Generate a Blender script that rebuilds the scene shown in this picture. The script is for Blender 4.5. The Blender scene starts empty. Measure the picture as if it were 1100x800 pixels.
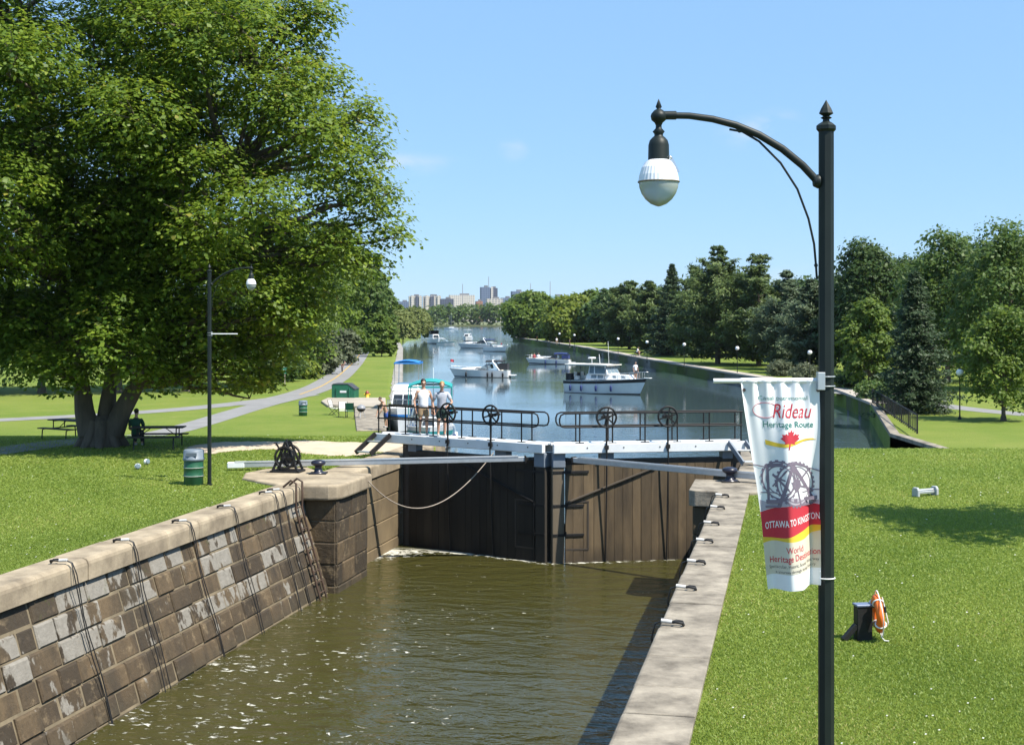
import bpy, bmesh, math, random
import numpy as np
from mathutils import Vector, Matrix

SC = bpy.context.scene
COL = SC.collection
R = math.radians
# ------------------------------------------------------------------ camera, sky, sun, exposure
F = 1400.0; EYE = 7.5; HOR = 342.0          # focal length in photo pixels, eye height over the water, horizon row
cam = bpy.data.cameras.new('camera'); camo = bpy.data.objects.new('camera', cam); COL.objects.link(camo)
cam.sensor_width = 36.0; cam.lens = 36.0 * F / 1100.0
cam.shift_y = -58.0 / 1100.0
cam.clip_start = 0.1; cam.clip_end = 20000
camo.location = (0, 0, EYE); camo.rotation_euler = (R(90), 0, 0)
SC.camera = camo

SUN_EL = R(57); SUN_H = Vector((0.83, -0.56)).normalized()
sun_dir = Vector((SUN_H.x * math.cos(SUN_EL), SUN_H.y * math.cos(SUN_EL), math.sin(SUN_EL)))
world = bpy.data.worlds.new('World'); SC.world = world; world.use_nodes = True
wn = world.node_tree.nodes; wl = world.node_tree.links; wn.clear()
sky = wn.new('ShaderNodeTexSky'); sky.sky_type = 'NISHITA'; sky.sun_disc = False
sky.sun_elevation = SUN_EL
sky.sun_rotation = math.atan2(SUN_H.x, SUN_H.y)
sky.altitude = 0; sky.air_density = 1.0; sky.dust_density = 0.0; sky.ozone_density = 2.0
bg = wn.new('ShaderNodeBackground'); bg.inputs['Strength'].default_value = 0.082
out = wn.new('ShaderNodeOutputWorld')
tc = wn.new('ShaderNodeTexCoord')
nz = wn.new('ShaderNodeTexNoise'); nz.inputs['Scale'].default_value = 26; nz.inputs['Detail'].default_value = 6
mpn = wn.new('ShaderNodeMapping'); mpn.inputs['Scale'].default_value = (1, 1, 2.2)
wl.new(tc.outputs['Generated'], mpn.inputs['Vector']); wl.new(mpn.outputs['Vector'], nz.inputs['Vector'])
acc = None
for (px, py, rx, rz, amt) in ((428, 176, .045, .009, .55), (551, 158, .012, .012, .5), (800, 143, .022, .012, .5), (832, 137, .02, .014, .6), (880, 300, .12, .01, .25), (1005, 268, .05, .012, .3)):
    dv = Vector((px - 550, F, HOR - py)).normalized()
    sb = wn.new('ShaderNodeVectorMath'); sb.operation = 'SUBTRACT'; sb.inputs[1].default_value = dv
    wl.new(tc.outputs['Generated'], sb.inputs[0])
    ml = wn.new('ShaderNodeVectorMath'); ml.operation = 'MULTIPLY'; ml.inputs[1].default_value = (1 / rx, 4, 1 / rz)
    wl.new(sb.outputs[0], ml.inputs[0])
    ln = wn.new('ShaderNodeVectorMath'); ln.operation = 'LENGTH'; wl.new(ml.outputs[0], ln.inputs[0])
    mr = wn.new('ShaderNodeMapRange'); mr.interpolation_type = 'SMOOTHSTEP'
    mr.inputs['From Min'].default_value = 1.3; mr.inputs['From Max'].default_value = 0.0
    mr.inputs['To Min'].default_value = 0; mr.inputs['To Max'].default_value = amt
    wl.new(ln.outputs['Value'], mr.inputs['Value'])
    if acc is None: acc = mr.outputs[0]
    else:
        ad = wn.new('ShaderNodeMath'); ad.operation = 'ADD'; wl.new(acc, ad.inputs[0]); wl.new(mr.outputs[0], ad.inputs[1]); acc = ad.outputs[0]
nr = wn.new('ShaderNodeMapRange'); nr.inputs['From Min'].default_value = .42; nr.inputs['From Max'].default_value = .72
wl.new(nz.outputs['Fac'], nr.inputs['Value'])
mu = wn.new('ShaderNodeMath'); mu.operation = 'MULTIPLY'; mu.use_clamp = True; wl.new(acc, mu.inputs[0]); wl.new(nr.outputs[0], mu.inputs[1])
mx = wn.new('ShaderNodeMix'); mx.data_type = 'RGBA'; mx.inputs[7].default_value = (6.4, 6.6, 6.9, 1)
tn = wn.new('ShaderNodeMix'); tn.data_type = 'RGBA'; tn.blend_type = 'MULTIPLY'; tn.inputs[0].default_value = 1.0; tn.inputs[7].default_value = (.80, .93, 1.10, 1); wl.new(sky.outputs['Color'], tn.inputs[6])
fl = wn.new('ShaderNodeMix'); fl.data_type = 'RGBA'; fl.inputs[0].default_value = .62; fl.inputs[7].default_value = (2.75, 5.0, 8.0, 1); wl.new(tn.outputs[2], fl.inputs[6])
wl.new(mu.outputs[0], mx.inputs[0]); wl.new(fl.outputs[2], mx.inputs[6])
wl.new(mx.outputs[2], bg.inputs['Color']); wl.new(bg.outputs[0], out.inputs['Surface'])

sl = bpy.data.lights.new('sun', 'SUN'); sl.energy = 5.0; sl.angle = R(0.53); sl.color = (1.0, 0.94, 0.83)
so = bpy.data.objects.new('sun', sl); COL.objects.link(so); so.location = (60, -30, 90)
so.rotation_euler = (-sun_dir).to_track_quat('-Z', 'Y').to_euler()

SC.view_settings.view_transform = 'Standard'; SC.view_settings.look = 'None'
SC.view_settings.gamma = 1.0; SC.view_settings.use_curve_mapping = False
SC.view_settings.exposure = 0.80
SC.render.engine = 'CYCLES'
SC.cycles.max_bounces = 6; SC.cycles.diffuse_bounces = 2; SC.cycles.glossy_bounces = 3
SC.cycles.transmission_bounces = 4; SC.cycles.transparent_max_bounces = 8
SC.cycles.use_adaptive_sampling = True; SC.cycles.use_denoising = True
SC.cycles.caustics_reflective = False; SC.cycles.caustics_refractive = False

# ------------------------------------------------------------------ coordinates
TH = math.atan2(300.0, F); CT, ST = math.cos(TH), math.sin(TH)
def L(u, s, z=0.0):                          # lock frame (u across, s along the chamber) to world
    return Vector((u * CT + s * ST, -u * ST + s * CT, z))
def at(px, py, z):
    d = (EYE - z) * F / (py - HOR)
    return Vector(((px - 550) * d / F, d, z))
def at_d(px, py, d):
    return Vector(((px - 550) * d / F, d, EYE + (HOR - py) * d / F))
def smooth(a, b, x):
    t = min(1.0, max(0.0, (x - a) / (b - a))); return t * t * (3 - 2 * t)
def interp(x, tab):
    if x <= tab[0][0]: return tab[0][1]
    for (a, b), (c, d) in zip(tab, tab[1:]):
        if x <= c: return b + (d - b) * (x - a) / (c - a)
    return tab[-1][1]
GZ = 2.9; BZ = 1.25                           # lock-side lawn and canal bank levels
def zl(y): return GZ + (BZ - GZ) * smooth(46, 74, y)
def zr(y): return GZ + (1.15 - GZ) * smooth(47.5, 57, y)
def gl(px, py):                               # photo pixel to a point on the left terrain
    z = 2.0
    for _ in range(60): z = .5 * z + .5 * zl((EYE - z) * F / (py - HOR))
    return at(px, py, z)
def gr(px, py):
    z = 1.15
    for _ in range(60): z = .5 * z + .5 * zr((EYE - z) * F / (py - HOR))
    return at(px, py, z)
def lockline(u, y):
    s = (y + u * ST) / CT
    return u * CT + s * ST
WING_L = [(47.6, -2.75), (56, -4.4), (66, -6.4), (73, -7.4), (98, -9.1), (157, -14.1), (276, -24.), (350, -31.), (470, -38.), (530, -37.), (545, -60.), (700, -140.), (1300, -320.)]
def xl(y): return lockline(-13.72, y) if y < 46.6 else interp(y, WING_L)
BANK_R = [(47.8, 20.3), (70, 20.3), (95.6, 26.3), (113, 28.2), (150, 24.8), (202, 20.4), (292, 14.6), (380, 6.2), (440, .2), (452, .4), (460, 22.), (600, 100.), (1300, 330.)]
def xr(y): return lockline(-1.3, y) if y < 46.2 else interp(y, BANK_R)

# ------------------------------------------------------------------ mesh builder
ROOTLOC = {}
def rootof(o):
    while o.parent: o = o.parent
    return o
class MB:
    def __init__(s): s.v = []; s.f = []; s.s = []
    def add(s, vs, fs, smooth=False):
        n = len(s.v); s.v += [Vector(p) for p in vs]
        s.f += [tuple(i + n for i in f) for f in fs]; s.s += [smooth] * len(fs)
    def box(s, c, size, rot=None, top=1.0):
        c = Vector(c); hx, hy, hz = [q / 2 for q in size]
        vs = []
        for z, k in ((-hz, 1.0), (hz, top)):
            for x, y in ((-hx, -hy), (hx, -hy), (hx, hy), (-hx, hy)): vs.append(Vector((x * k, y * k, z)))
        if rot is not None: vs = [rot @ p for p in vs]
        s.add([c + p for p in vs], [(3, 2, 1, 0), (4, 5, 6, 7), (0, 1, 5, 4), (1, 2, 6, 5), (2, 3, 7, 6), (3, 0, 4, 7)])
        return s
    def beam(s, a, b, w, h, up=(0, 0, 1)):
        a = Vector(a); b = Vector(b); d = (b - a); ln = d.length; d.normalize(); up = Vector(up)
        if abs(d.dot(up)) > .98: up = Vector((0, 1, 0))
        x = d.cross(up).normalized(); z = x.cross(d)
        m = Matrix((x, d, z)).transposed()
        return s.box((a + b) / 2, (w, ln, h), m)
    def tube(s, pts, r, n=8, caps=True, smooth=True, flat=1.0):
        pts = [Vector(p) for p in pts]; k = len(pts)
        rs = [r] * k if isinstance(r, (int, float)) else list(r)
        t0 = (pts[1] - pts[0]).normalized()
        a = t0.orthogonal().normalized() if abs(t0.z) > .9 else t0.cross(Vector((0, 0, 1))).normalized()
        vs = []; fs = []
        for i, p in enumerate(pts):
            t = (pts[min(i + 1, k - 1)] - pts[max(i - 1, 0)])
            t = t.normalized() if t.length > 1e-9 else t0
            a = (a - t * a.dot(t)); a = a.normalized() if a.length > 1e-6 else t.orthogonal().normalized()
            b = t.cross(a)
            for j in range(n):
                an = 2 * math.pi * j / n
                vs.append(p + a * math.cos(an) * rs[i] + b * math.sin(an) * rs[i] * flat)
        for i in range(k - 1):
            for j in range(n):
                j2 = (j + 1) % n
                fs.append((i * n + j, i * n + j2, (i + 1) * n + j2, (i + 1) * n + j))
        s.add(vs, fs, smooth)
        if caps:
            s.add(vs[:n][::-1], [tuple(range(n))]); s.add(vs[-n:], [tuple(range(n))])
        return s
    def lathe(s, prof, o=(0, 0, 0), n=16, smooth=True, rot=None, ph=0.0):
        o = Vector(o); vs = []; fs = []
        for r, z in prof:
            for j in range(n):
                an = 2 * math.pi * j / n + ph; p = Vector((r * math.cos(an), r * math.sin(an), z))
                vs.append(o + (rot @ p if rot is not None else p))
        for i in range(len(prof) - 1):
            for j in range(n):
                j2 = (j + 1) % n; fs.append((i * n + j, i * n + j2, (i + 1) * n + j2, (i + 1) * n + j))
        s.add(vs, fs, smooth)
        s.add(vs[:n][::-1], [tuple(range(n))]); s.add(vs[-n:], [tuple(range(n))])
        return s
    def prism(s, poly, z0, z1):
        n = len(poly); area = sum(poly[i][0] * poly[(i + 1) % n][1] - poly[(i + 1) % n][0] * poly[i][1] for i in range(n))
        if area < 0: poly = poly[::-1]
        g = lambda z, p: p[2] + z if len(p) > 2 else z
        vs = [(p[0], p[1], z0) for p in poly] + [(p[0], p[1], z1) for p in poly]
        fs = [tuple(range(n))[::-1], tuple(range(n, 2 * n))] + [(i, (i + 1) % n, n + (i + 1) % n, n + i) for i in range(n)]
        s.add(vs, fs); return s
    def extr(s, poly, dvec):                  # any planar 3D polygon pushed along dvec
        poly = [Vector(p) for p in poly]; n = len(poly); d = Vector(dvec)
        nor = Vector((0, 0, 0))
        for i in range(n): nor += poly[i].cross(poly[(i + 1) % n])
        if nor.dot(d) < 0: poly = poly[::-1]
        vs = poly + [p + d for p in poly]
        s.add(vs, [tuple(range(n))[::-1], tuple(range(n, 2 * n))] + [(i, (i + 1) % n, n + (i + 1) % n, n + i) for i in range(n)]); return s
    def grid(s, fn, nu, nv, smooth=True):
        vs = [fn(i / nu, j / nv) for j in range(nv + 1) for i in range(nu + 1)]
        fs = [(j * (nu + 1) + i, j * (nu + 1) + i + 1, (j + 1) * (nu + 1) + i + 1, (j + 1) * (nu + 1) + i) for j in range(nv) for i in range(nu)]
        s.add(vs, fs, smooth); return s
    def ball(s, c, r, n=12, m=8, rot=None):
        if isinstance(r, (int, float)): r = (r, r, r)
        c = Vector(c); vs = []; fs = []
        for i in range(m + 1):
            ph = math.pi * i / m
            for j in range(n):
                an = 2 * math.pi * j / n
                p = Vector((r[0] * math.sin(ph) * math.cos(an), r[1] * math.sin(ph) * math.sin(an), -r[2] * math.cos(ph)))
                vs.append(c + (rot @ p if rot is not None else p))
        for i in range(m):
            for j in range(n):
                j2 = (j + 1) % n; fs.append((i * n + j, i * n + j2, (i + 1) * n + j2, (i + 1) * n + j))
        s.add(vs, fs, True); return s
    def torus(s, c, Rr, r, axis=(0, 0, 1), n=32, m=8, flat=1.0, a0=0, a1=2 * math.pi):
        q = Vector(axis).normalized().to_track_quat('Z', 'Y').to_matrix(); c = Vector(c)
        full = abs(a1 - a0) > 6.28
        pts = [c + q @ Vector((Rr * math.cos(a0 + (a1 - a0) * i / n), Rr * math.sin(a0 + (a1 - a0) * i / n), 0)) for i in range(n + (0 if full else 1))]
        if not full: return s.tube(pts, r, m)
        vs = []; fs = []
        for i in range(n):
            an = 2 * math.pi * i / n; e = Vector((math.cos(an), math.sin(an), 0))
            for j in range(m):
                b = 2 * math.pi * j / m
                vs.append(c + q @ (e * (Rr + r * math.cos(b)) + Vector((0, 0, r * flat * math.sin(b)))))
        for i in range(n):
            for j in range(m):
                fs.append((i * m + j, ((i + 1) % n) * m + j, ((i + 1) % n) * m + (j + 1) % m, i * m + (j + 1) % m))
        s.add(vs, fs, True); return s
    def build(s, name, mat, parent=None, bevel=0.0, seg=1, attrs=None):
        off = Vector((0, 0, 0))
        if parent is not None: off = ROOTLOC.get(rootof(parent).name, off)
        me = bpy.data.meshes.new(name)
        me.from_pydata([tuple(p - off) for p in s.v], [], s.f)
        me.polygons.foreach_set('use_smooth', s.s)
        if attrs:
            for k, vals in attrs.items():
                a = me.attributes.new(k, 'FLOAT', 'FACE'); a.data.foreach_set('value', vals)
        if bevel:
            bm = bmesh.new(); bm.from_mesh(me)
            es = [e for e in bm.edges if len(e.link_faces) == 2 and e.calc_face_angle(0) > .6]
            bmesh.ops.bevel(bm, geom=es, offset=bevel, segments=seg, profile=.5, affect='EDGES', clamp_overlap=True)
            bm.to_mesh(me); bm.free()
        me.update()
        o = bpy.data.objects.new(name, me); COL.objects.link(o)
        if mat: me.materials.append(mat)
        if parent is not None: o.parent = parent
        return o

def tag(o, label=None, cat=None, group=None, kind=None):
    if label: o['label'] = label
    if cat: o['category'] = cat
    if group: o['group'] = group
    if kind: o['kind'] = kind
    return o
def thing(name, label, cat, loc=(0, 0, 0), rotz=0.0, group=None, world=False):
    o = bpy.data.objects.new(name, None); COL.objects.link(o); o.empty_display_size = .2
    o.location = loc; o.rotation_euler = (0, 0, rotz); tag(o, label, cat, group)
    if world: ROOTLOC[o.name] = Vector(loc)
    return o
def dup(root, loc, rotz=None, label=None, scale=None):
    def cp(o, par):
        c = o.copy(); COL.objects.link(c)
        if par is not None: c.parent = par
        for ch in list(o.children): cp(ch, c)
        return c
    r = cp(root, None); r.location = loc
    if rotz is not None: r.rotation_euler = (0, 0, rotz)
    if scale is not None: r.scale = (scale,) * 3
    if label: r['label'] = label
    return r

# ------------------------------------------------------------------ materials
MATS = {}
def newmat(name):
    m = bpy.data.materials.new(name); m.use_nodes = True; m.node_tree.nodes.clear(); return m, m.node_tree.nodes, m.node_tree.links
def pm(name, c1, c2=None, scale=4.0, rough=.6, metal=0.0, bump=0.0, bscale=None, detail=5, stretch=(1, 1, 1), spec=.5, contrast=.25, coat=0):
    if name in MATS: return MATS[name]
    m, n, l = newmat(name)
    b = n.new('ShaderNodeBsdfPrincipled'); o = n.new('ShaderNodeOutputMaterial'); l.new(b.outputs[0], o.inputs[0])
    b.inputs['Roughness'].default_value = rough; b.inputs['Metallic'].default_value = metal; b.inputs['Specular IOR Level'].default_value = spec
    if coat: b.inputs['Coat Weight'].default_value = coat
    if c2 is None: c2 = tuple(q * .82 for q in c1)
    t = n.new('ShaderNodeTexCoord'); mp = n.new('ShaderNodeMapping'); mp.inputs['Scale'].default_value = stretch
    l.new(t.outputs['Object'], mp.inputs['Vector'])
    z = n.new('ShaderNodeTexNoise'); z.inputs['Scale'].default_value = scale; z.inputs['Detail'].default_value = detail; z.inputs['Roughness'].default_value = .62
    l.new(mp.outputs[0], z.inputs['Vector'])
    mr = n.new('ShaderNodeMapRange'); mr.inputs['From Min'].default_value = .5 - contrast; mr.inputs['From Max'].default_value = .5 + contrast
    l.new(z.outputs['Fac'], mr.inputs['Value'])
    x = n.new('ShaderNodeMix'); x.data_type = 'RGBA'; x.inputs[6].default_value = (*c1, 1); x.inputs[7].default_value = (*c2, 1)
    l.new(mr.outputs[0], x.inputs[0]); l.new(x.outputs[2], b.inputs['Base Color'])
    if bump:
        z2 = n.new('ShaderNodeTexNoise'); z2.inputs['Scale'].default_value = bscale or scale * 5; z2.inputs['Detail'].default_value = 6
        l.new(mp.outputs[0], z2.inputs['Vector'])
        bp = n.new('ShaderNodeBump'); bp.inputs['Strength'].default_value = .6; bp.inputs['Distance'].default_value = bump
        l.new(z2.outputs['Fac'], bp.inputs['Height']); l.new(bp.outputs[0], b.inputs['Normal'])
    MATS[name] = m; return m
def leafmat(name, c1, c2, trans=.35, rough=.55, c3=None):
    if name in MATS: return MATS[name]
    m, n, l = newmat(name)
    a = n.new('ShaderNodeAttribute'); a.attribute_name = 'rnd'
    rp = n.new('ShaderNodeValToRGB'); rp.color_ramp.elements[0].color = (*c1, 1); rp.color_ramp.elements[1].color = (*c2, 1)
    rp.color_ramp.elements[1].position = .85 if c3 else 1.0
    if c3: e = rp.color_ramp.elements.new(1.0); e.color = (*c3, 1)
    l.new(a.outputs['Fac'], rp.inputs[0])
    b = n.new('ShaderNodeBsdfPrincipled'); b.inputs['Roughness'].default_value = rough; b.inputs['Specular IOR Level'].default_value = .35
    tr = n.new('ShaderNodeBsdfTranslucent'); mx = n.new('ShaderNodeMixShader'); mx.inputs[0].default_value = trans
    hs = n.new('ShaderNodeHueSaturation'); hs.inputs['Hue'].default_value = .485; hs.inputs['Value'].default_value = 1.5
    l.new(rp.outputs[0], b.inputs['Base Color']); l.new(rp.outputs[0], hs.inputs['Color']); l.new(hs.outputs[0], tr.inputs['Color'])
    l.new(b.outputs[0], mx.inputs[1]); l.new(tr.outputs[0], mx.inputs[2])
    o = n.new('ShaderNodeOutputMaterial'); l.new(mx.outputs[0], o.inputs[0])
    MATS[name] = m; return m

M_black = pm('black_iron', (.008, .008, .009), (.022, .021, .020), 9, .55, .0, .002, spec=.3)
M_bluesteel = pm('blue_grey_painted_timber', (.13, .16, .20), (.19, .22, .26), 3, .6, 0, .003, 20)
M_whitewood = pm('white_painted_timber', (.80, .81, .82), (.62, .64, .65), 2.2, .55, 0, .002, 18, contrast=.35)
M_galv = pm('galvanised_metal', (.55, .57, .59), (.42, .44, .46), 5, .4, .6, .001)
M_conc = pm('weathered_concrete', (.34, .295, .23), (.105, .088, .066), 1.7, .9, 0, .016, 18, 12, contrast=.17)
M_conc2 = pm('grey_concrete', (.25, .24, .22), (.15, .145, .13), .5, .85, 0, .006, 20, 8)
M_asph = pm('grey_asphalt', (.24, .235, .23), (.18, .175, .17), .7, .9, 0, .004, 60)
M_sand = pm('pale_gravel', (.56, .46, .35), (.42, .34, .25), 1.6, .95, 0, .008, 60)
M_white = pm('white_gelcoat', (.82, .82, .81), (.72, .73, .74), 1.5, .25, coat=.3)
M_glass = pm('dark_tinted_glass', (.015, .02, .025), (.03, .035, .04), 2, .08)
M_lightglass = pm('pale_boat_glass', (.12, .17, .20), (.2, .25, .28), 2, .08)
M_canvas_black = pm('black_canvas', (.018, .02, .024), (.03, .032, .036), 5, .8)
M_canvas_teal = pm('teal_canvas', (.01, .30, .29), (.02, .24, .24), 4, .75)
M_canvas_blue = pm('blue_canvas', (.02, .20, .56), (.02, .16, .45), 4, .75)
M_navy = pm('navy_canvas', (.015, .03, .12), (.02, .04, .15), 4, .75)
M_chrome = pm('stainless_rail', (.7, .7, .72), (.6, .6, .62), 4, .25, .8)
M_bark = pm('grey_brown_bark', (.15, .12, .09), (.06, .048, .036), 3.2, .95, 0, .04, 9, 8, (1, 1, .28))
M_darkwood = pm('dark_weathered_planks', (.07, .055, .042), (.035, .028, .022), 2.5, .85, 0, .004, 30, 6, (1, 1, .3))
M_skin = pm('skin', (.50, .29, .20), (.44, .25, .17), 6, .5)
# ================================================================== SETTING: water, ground, paths
def watermat():
    m, n, l = newmat('canal_water')
    o = n.new('ShaderNodeOutputMaterial'); b = n.new('ShaderNodeBsdfPrincipled')
    b.inputs['Roughness'].default_value = .05; b.inputs['IOR'].default_value = 1.333
    g = n.new('ShaderNodeNewGeometry')
    mp = n.new('ShaderNodeMapping'); mp.vector_type = 'POINT'; mp.inputs['Rotation'].default_value = (0, 0, TH)
    l.new(g.outputs['Position'], mp.inputs['Vector'])
    sx = n.new('ShaderNodeSeparateXYZ'); l.new(mp.outputs[0], sx.inputs[0])
    def rng(sock, a, b_, c, d):
        r = n.new('ShaderNodeMapRange'); r.interpolation_type = 'SMOOTHSTEP'
        for k, v in zip(('From Min', 'From Max', 'To Min', 'To Max'), (a, b_, c, d)): r.inputs[k].default_value = v
        l.new(sock, r.inputs['Value']); return r.outputs[0]
    def mth(op, a, b_=None):
        q = n.new('ShaderNodeMath'); q.operation = op
        for i, v in enumerate((a, b_)):
            if v is None: continue
            if isinstance(v, (int, float)): q.inputs[i].default_value = v
            else: l.new(v, q.inputs[i])
        return q.outputs[0]
    def noise(scale, det, rough=.5, st=(1, 1, 1), dist=0):
        k = n.new('ShaderNodeMapping'); k.inputs['Scale'].default_value = st; l.new(mp.outputs[0], k.inputs[0])
        z = n.new('ShaderNodeTexNoise'); z.inputs['Scale'].default_value = scale; z.inputs['Detail'].default_value = det
        z.inputs['Roughness'].default_value = rough; z.inputs['Distortion'].default_value = dist; l.new(k.outputs[0], z.inputs[0]); return z.outputs['Fac']
    # floating foam: most along the left wall of the chamber and under the gate leak
    u, s = sx.outputs[0], sx.outputs[1]
    inch = mth('MULTIPLY', rng(s, 41.2, 40.2, 0, 1), rng(u, -1.0, -1.6, 0, 1))
    left = rng(u, -2.5, -11.5, .25, 1)
    mid = rng(s, 41, 24, .25, .62)
    near = rng(mth('ADD', mth('ABSOLUTE', mth('ADD', u, 12.7)), mth('ABSOLUTE', mth('SUBTRACT', s, 40.6))), 3.6, .6, 0, 1.0)
    dens = mth('MAXIMUM', mth('MULTIPLY', left, mid), near)
    fz = noise(3.6, 9, .66, (1.0, 1.6, 1), .6); fz2 = noise(.55, 3)
    thr = mth('SUBTRACT', .715, mth('MULTIPLY', dens, .20)); thr = mth('SUBTRACT', thr, mth('MULTIPLY', mth('SUBTRACT', fz2, .5), .22))
    thr = mth('SUBTRACT', thr, mth('MULTIPLY', near, .10))
    gs = mth('SUBTRACT', mth('ADD', mth('MULTIPLY', mth('ABSOLUTE', mth('ADD', u, 7.25)), .40), 39.25), s)
    thr = mth('SUBTRACT', thr, mth('MULTIPLY', rng(gs, .42, .05, 0, 1), .20))
    fm = n.new('ShaderNodeMapRange'); fm.inputs['From Min'].default_value = 0; fm.inputs['From Max'].default_value = .05
    l.new(mth('SUBTRACT', fz, thr), fm.inputs['Value'])
    foam = mth('MULTIPLY', fm.outputs[0], inch)
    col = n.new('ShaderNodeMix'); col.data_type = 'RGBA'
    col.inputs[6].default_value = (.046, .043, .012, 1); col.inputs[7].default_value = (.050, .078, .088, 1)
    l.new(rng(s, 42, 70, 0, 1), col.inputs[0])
    c2 = n.new('ShaderNodeMix'); c2.data_type = 'RGBA'; c2.inputs[7].default_value = (.56, .55, .48, 1)
    l.new(col.outputs[2], c2.inputs[6]); l.new(foam, c2.inputs[0]); l.new(c2.outputs[2], b.inputs['Base Color'])
    rf = n.new('ShaderNodeMapRange'); rf.inputs['To Min'].default_value = .05; rf.inputs['To Max'].default_value = .7; l.new(foam, rf.inputs['Value']); l.new(rf.outputs[0], b.inputs['Roughness'])
    # ripples
    w1 = noise(1.25, 4, .55, (.7, 1.4, 1), .5); w2 = noise(4.6, 3, .5, (.8, 1.25, 1), .3); w3 = noise(.16, 3, .55, (.8, 1.2, 1), .4)
    calm = rng(noise(.028, 3, .5, (.5, 1.5, 1)), .42, .62, .35, 1.0)
    amp1 = mth('MULTIPLY', calm, rng(s, 43, 100, .5, .026))
    amp1 = mth('ADD', amp1, rng(s, 430, 620, 0, .10))
    h = mth('ADD', mth('MULTIPLY', w1, .46), mth('MULTIPLY', w2, .085)); h = mth('MULTIPLY', h, amp1)
    h = mth('ADD', h, mth('MULTIPLY', mth('MULTIPLY', w3, .10), rng(s, 43, 95, .6, .03))); h = mth('ADD', h, mth('MULTIPLY', foam, .02))
    bp = n.new('ShaderNodeBump'); bp.inputs['Strength'].default_value = 1.0; bp.inputs['Distance'].default_value = 1.0
    l.new(h, bp.inputs['Height']); l.new(bp.outputs[0], b.inputs['Normal']); l.new(b.outputs[0], o.inputs[0]); return m
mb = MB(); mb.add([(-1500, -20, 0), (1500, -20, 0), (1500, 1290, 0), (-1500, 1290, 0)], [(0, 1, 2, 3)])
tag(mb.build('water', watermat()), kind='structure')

def lawnmat():
    m, n, l = newmat('mown_grass')
    o = n.new('ShaderNodeOutputMaterial'); b = n.new('ShaderNodeBsdfPrincipled'); b.inputs['Roughness'].default_value = .9; b.inputs['Specular IOR Level'].default_value = .15
    g = n.new('ShaderNodeNewGeometry')
    def noise(scale, det, rough=.6, st=(1, 1, 1)):
        k = n.new('ShaderNodeMapping'); k.inputs['Scale'].default_value = st; l.new(g.outputs['Position'], k.inputs[0])
        z = n.new('ShaderNodeTexNoise'); z.inputs['Scale'].default_value = scale; z.inputs['Detail'].default_value = det; z.inputs['Roughness'].default_value = rough
        l.new(k.outputs[0], z.inputs[0]); return z.outputs['Fac']
    def ramp(f, a, b_, c, d):
        r = n.new('ShaderNodeMapRange'); r.inputs['From Min'].default_value = a; r.inputs['From Max'].default_value = b_; r.inputs['To Min'].default_value = c; r.inputs['To Max'].default_value = d
        l.new(f, r.inputs['Value']); return r.outputs[0]
    def mix(f, c1, c2):
        x = n.new('ShaderNodeMix'); x.data_type = 'RGBA'; l.new(f, x.inputs[0])
        for i, c in ((6, c1), (7, c2)):
            if isinstance(c, tuple): x.inputs[i].default_value = (*c, 1)
            else: l.new(c, x.inputs[i])
        return x.outputs[2]
    a = mix(ramp(noise(.22, 5), .35, .65, 0, 1), (.135, .195, .028), (.215, .245, .050))
    a = mix(ramp(noise(28, 4, .7), .3, .7, 0, .75), a, (.085, .130, .020))
    a = mix(ramp(noise(1.3, 6, .7), .56, .78, 0, .7), a, (.25, .225, .085))
    l.new(a, b.inputs['Base Color'])
    bp = n.new('ShaderNodeBump'); bp.inputs['Strength'].default_value = .8; bp.inputs['Distance'].default_value = .05
    l.new(noise(22, 5, .7), bp.inputs['Height']); l.new(bp.outputs[0], b.inputs['Normal']); l.new(b.outputs[0], o.inputs[0]); return m
M_lawn = lawnmat()
def rows(a, b):
    ys = []; y = a
    while y < b: ys.append(y); y += 1.0 if y < 110 else (4 if y < 320 else (9 if y < 560 else 60))
    return ys + [b]
def terrain(name, yA, yB, edge, zf, side, span):
    mb = MB(); ys = sorted(set(rows(yA, yB) + [46.55, 46.65, 46.15, 46.25, 452, 459.9]))
    nc = 26
    def P(i, j):
        y = ys[j]; t = (i / nc) ** 1.8; x = edge(y) + side * t * (span + y * 1.2)
        z = zf(y)
        if y > 25: z += .9 * smooth(90, 160, y) * smooth(8, 30, abs(x - edge(y)))
        return Vector((x, y, z))
    vs = [P(i, j) for j in range(len(ys)) for i in range(nc + 1)]; W = nc + 1
    fs = []
    for j in range(len(ys) - 1):
        for i in range(nc):
            q = (j * W + i, j * W + i + 1, (j + 1) * W + i + 1, (j + 1) * W + i)
            fs.append(q if side > 0 else q[::-1])
    # vertical skirt down into the water along the canal edge
    n0 = len(vs); vs += [Vector((vs[j * W].x, vs[j * W].y, -1.0)) for j in range(len(ys))]
    for j in range(len(ys) - 1):
        q = (j * W, (j + 1) * W, n0 + j + 1, n0 + j); fs.append(q if side > 0 else q[::-1])
    mb.add(vs, fs, True); return tag(mb.build(name, M_lawn), kind='structure')
terrain('lawn', -14, 1300, xl, zl, -1, 60)
terrain('lawn', -14, 1300, xr, zr, 1, 60)
M_farland = pm('far_shore_ground', (.10, .13, .035), (.16, .16, .07), .02, .95)
mb = MB(); mb.add([(-2400, 1235, 1.0), (2400, 1235, 1.0), (2400, 3300, 2), (-2400, 3300, 2)], [(0, 1, 2, 3)])
mb.add([(-2400, 1235, -1), (2400, 1235, -1), (2400, 1235, 1.0), (-2400, 1235, 1.0)], [(0, 1, 2, 3)])
tag(mb.build('far_shore', M_farland), kind='structure')

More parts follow.
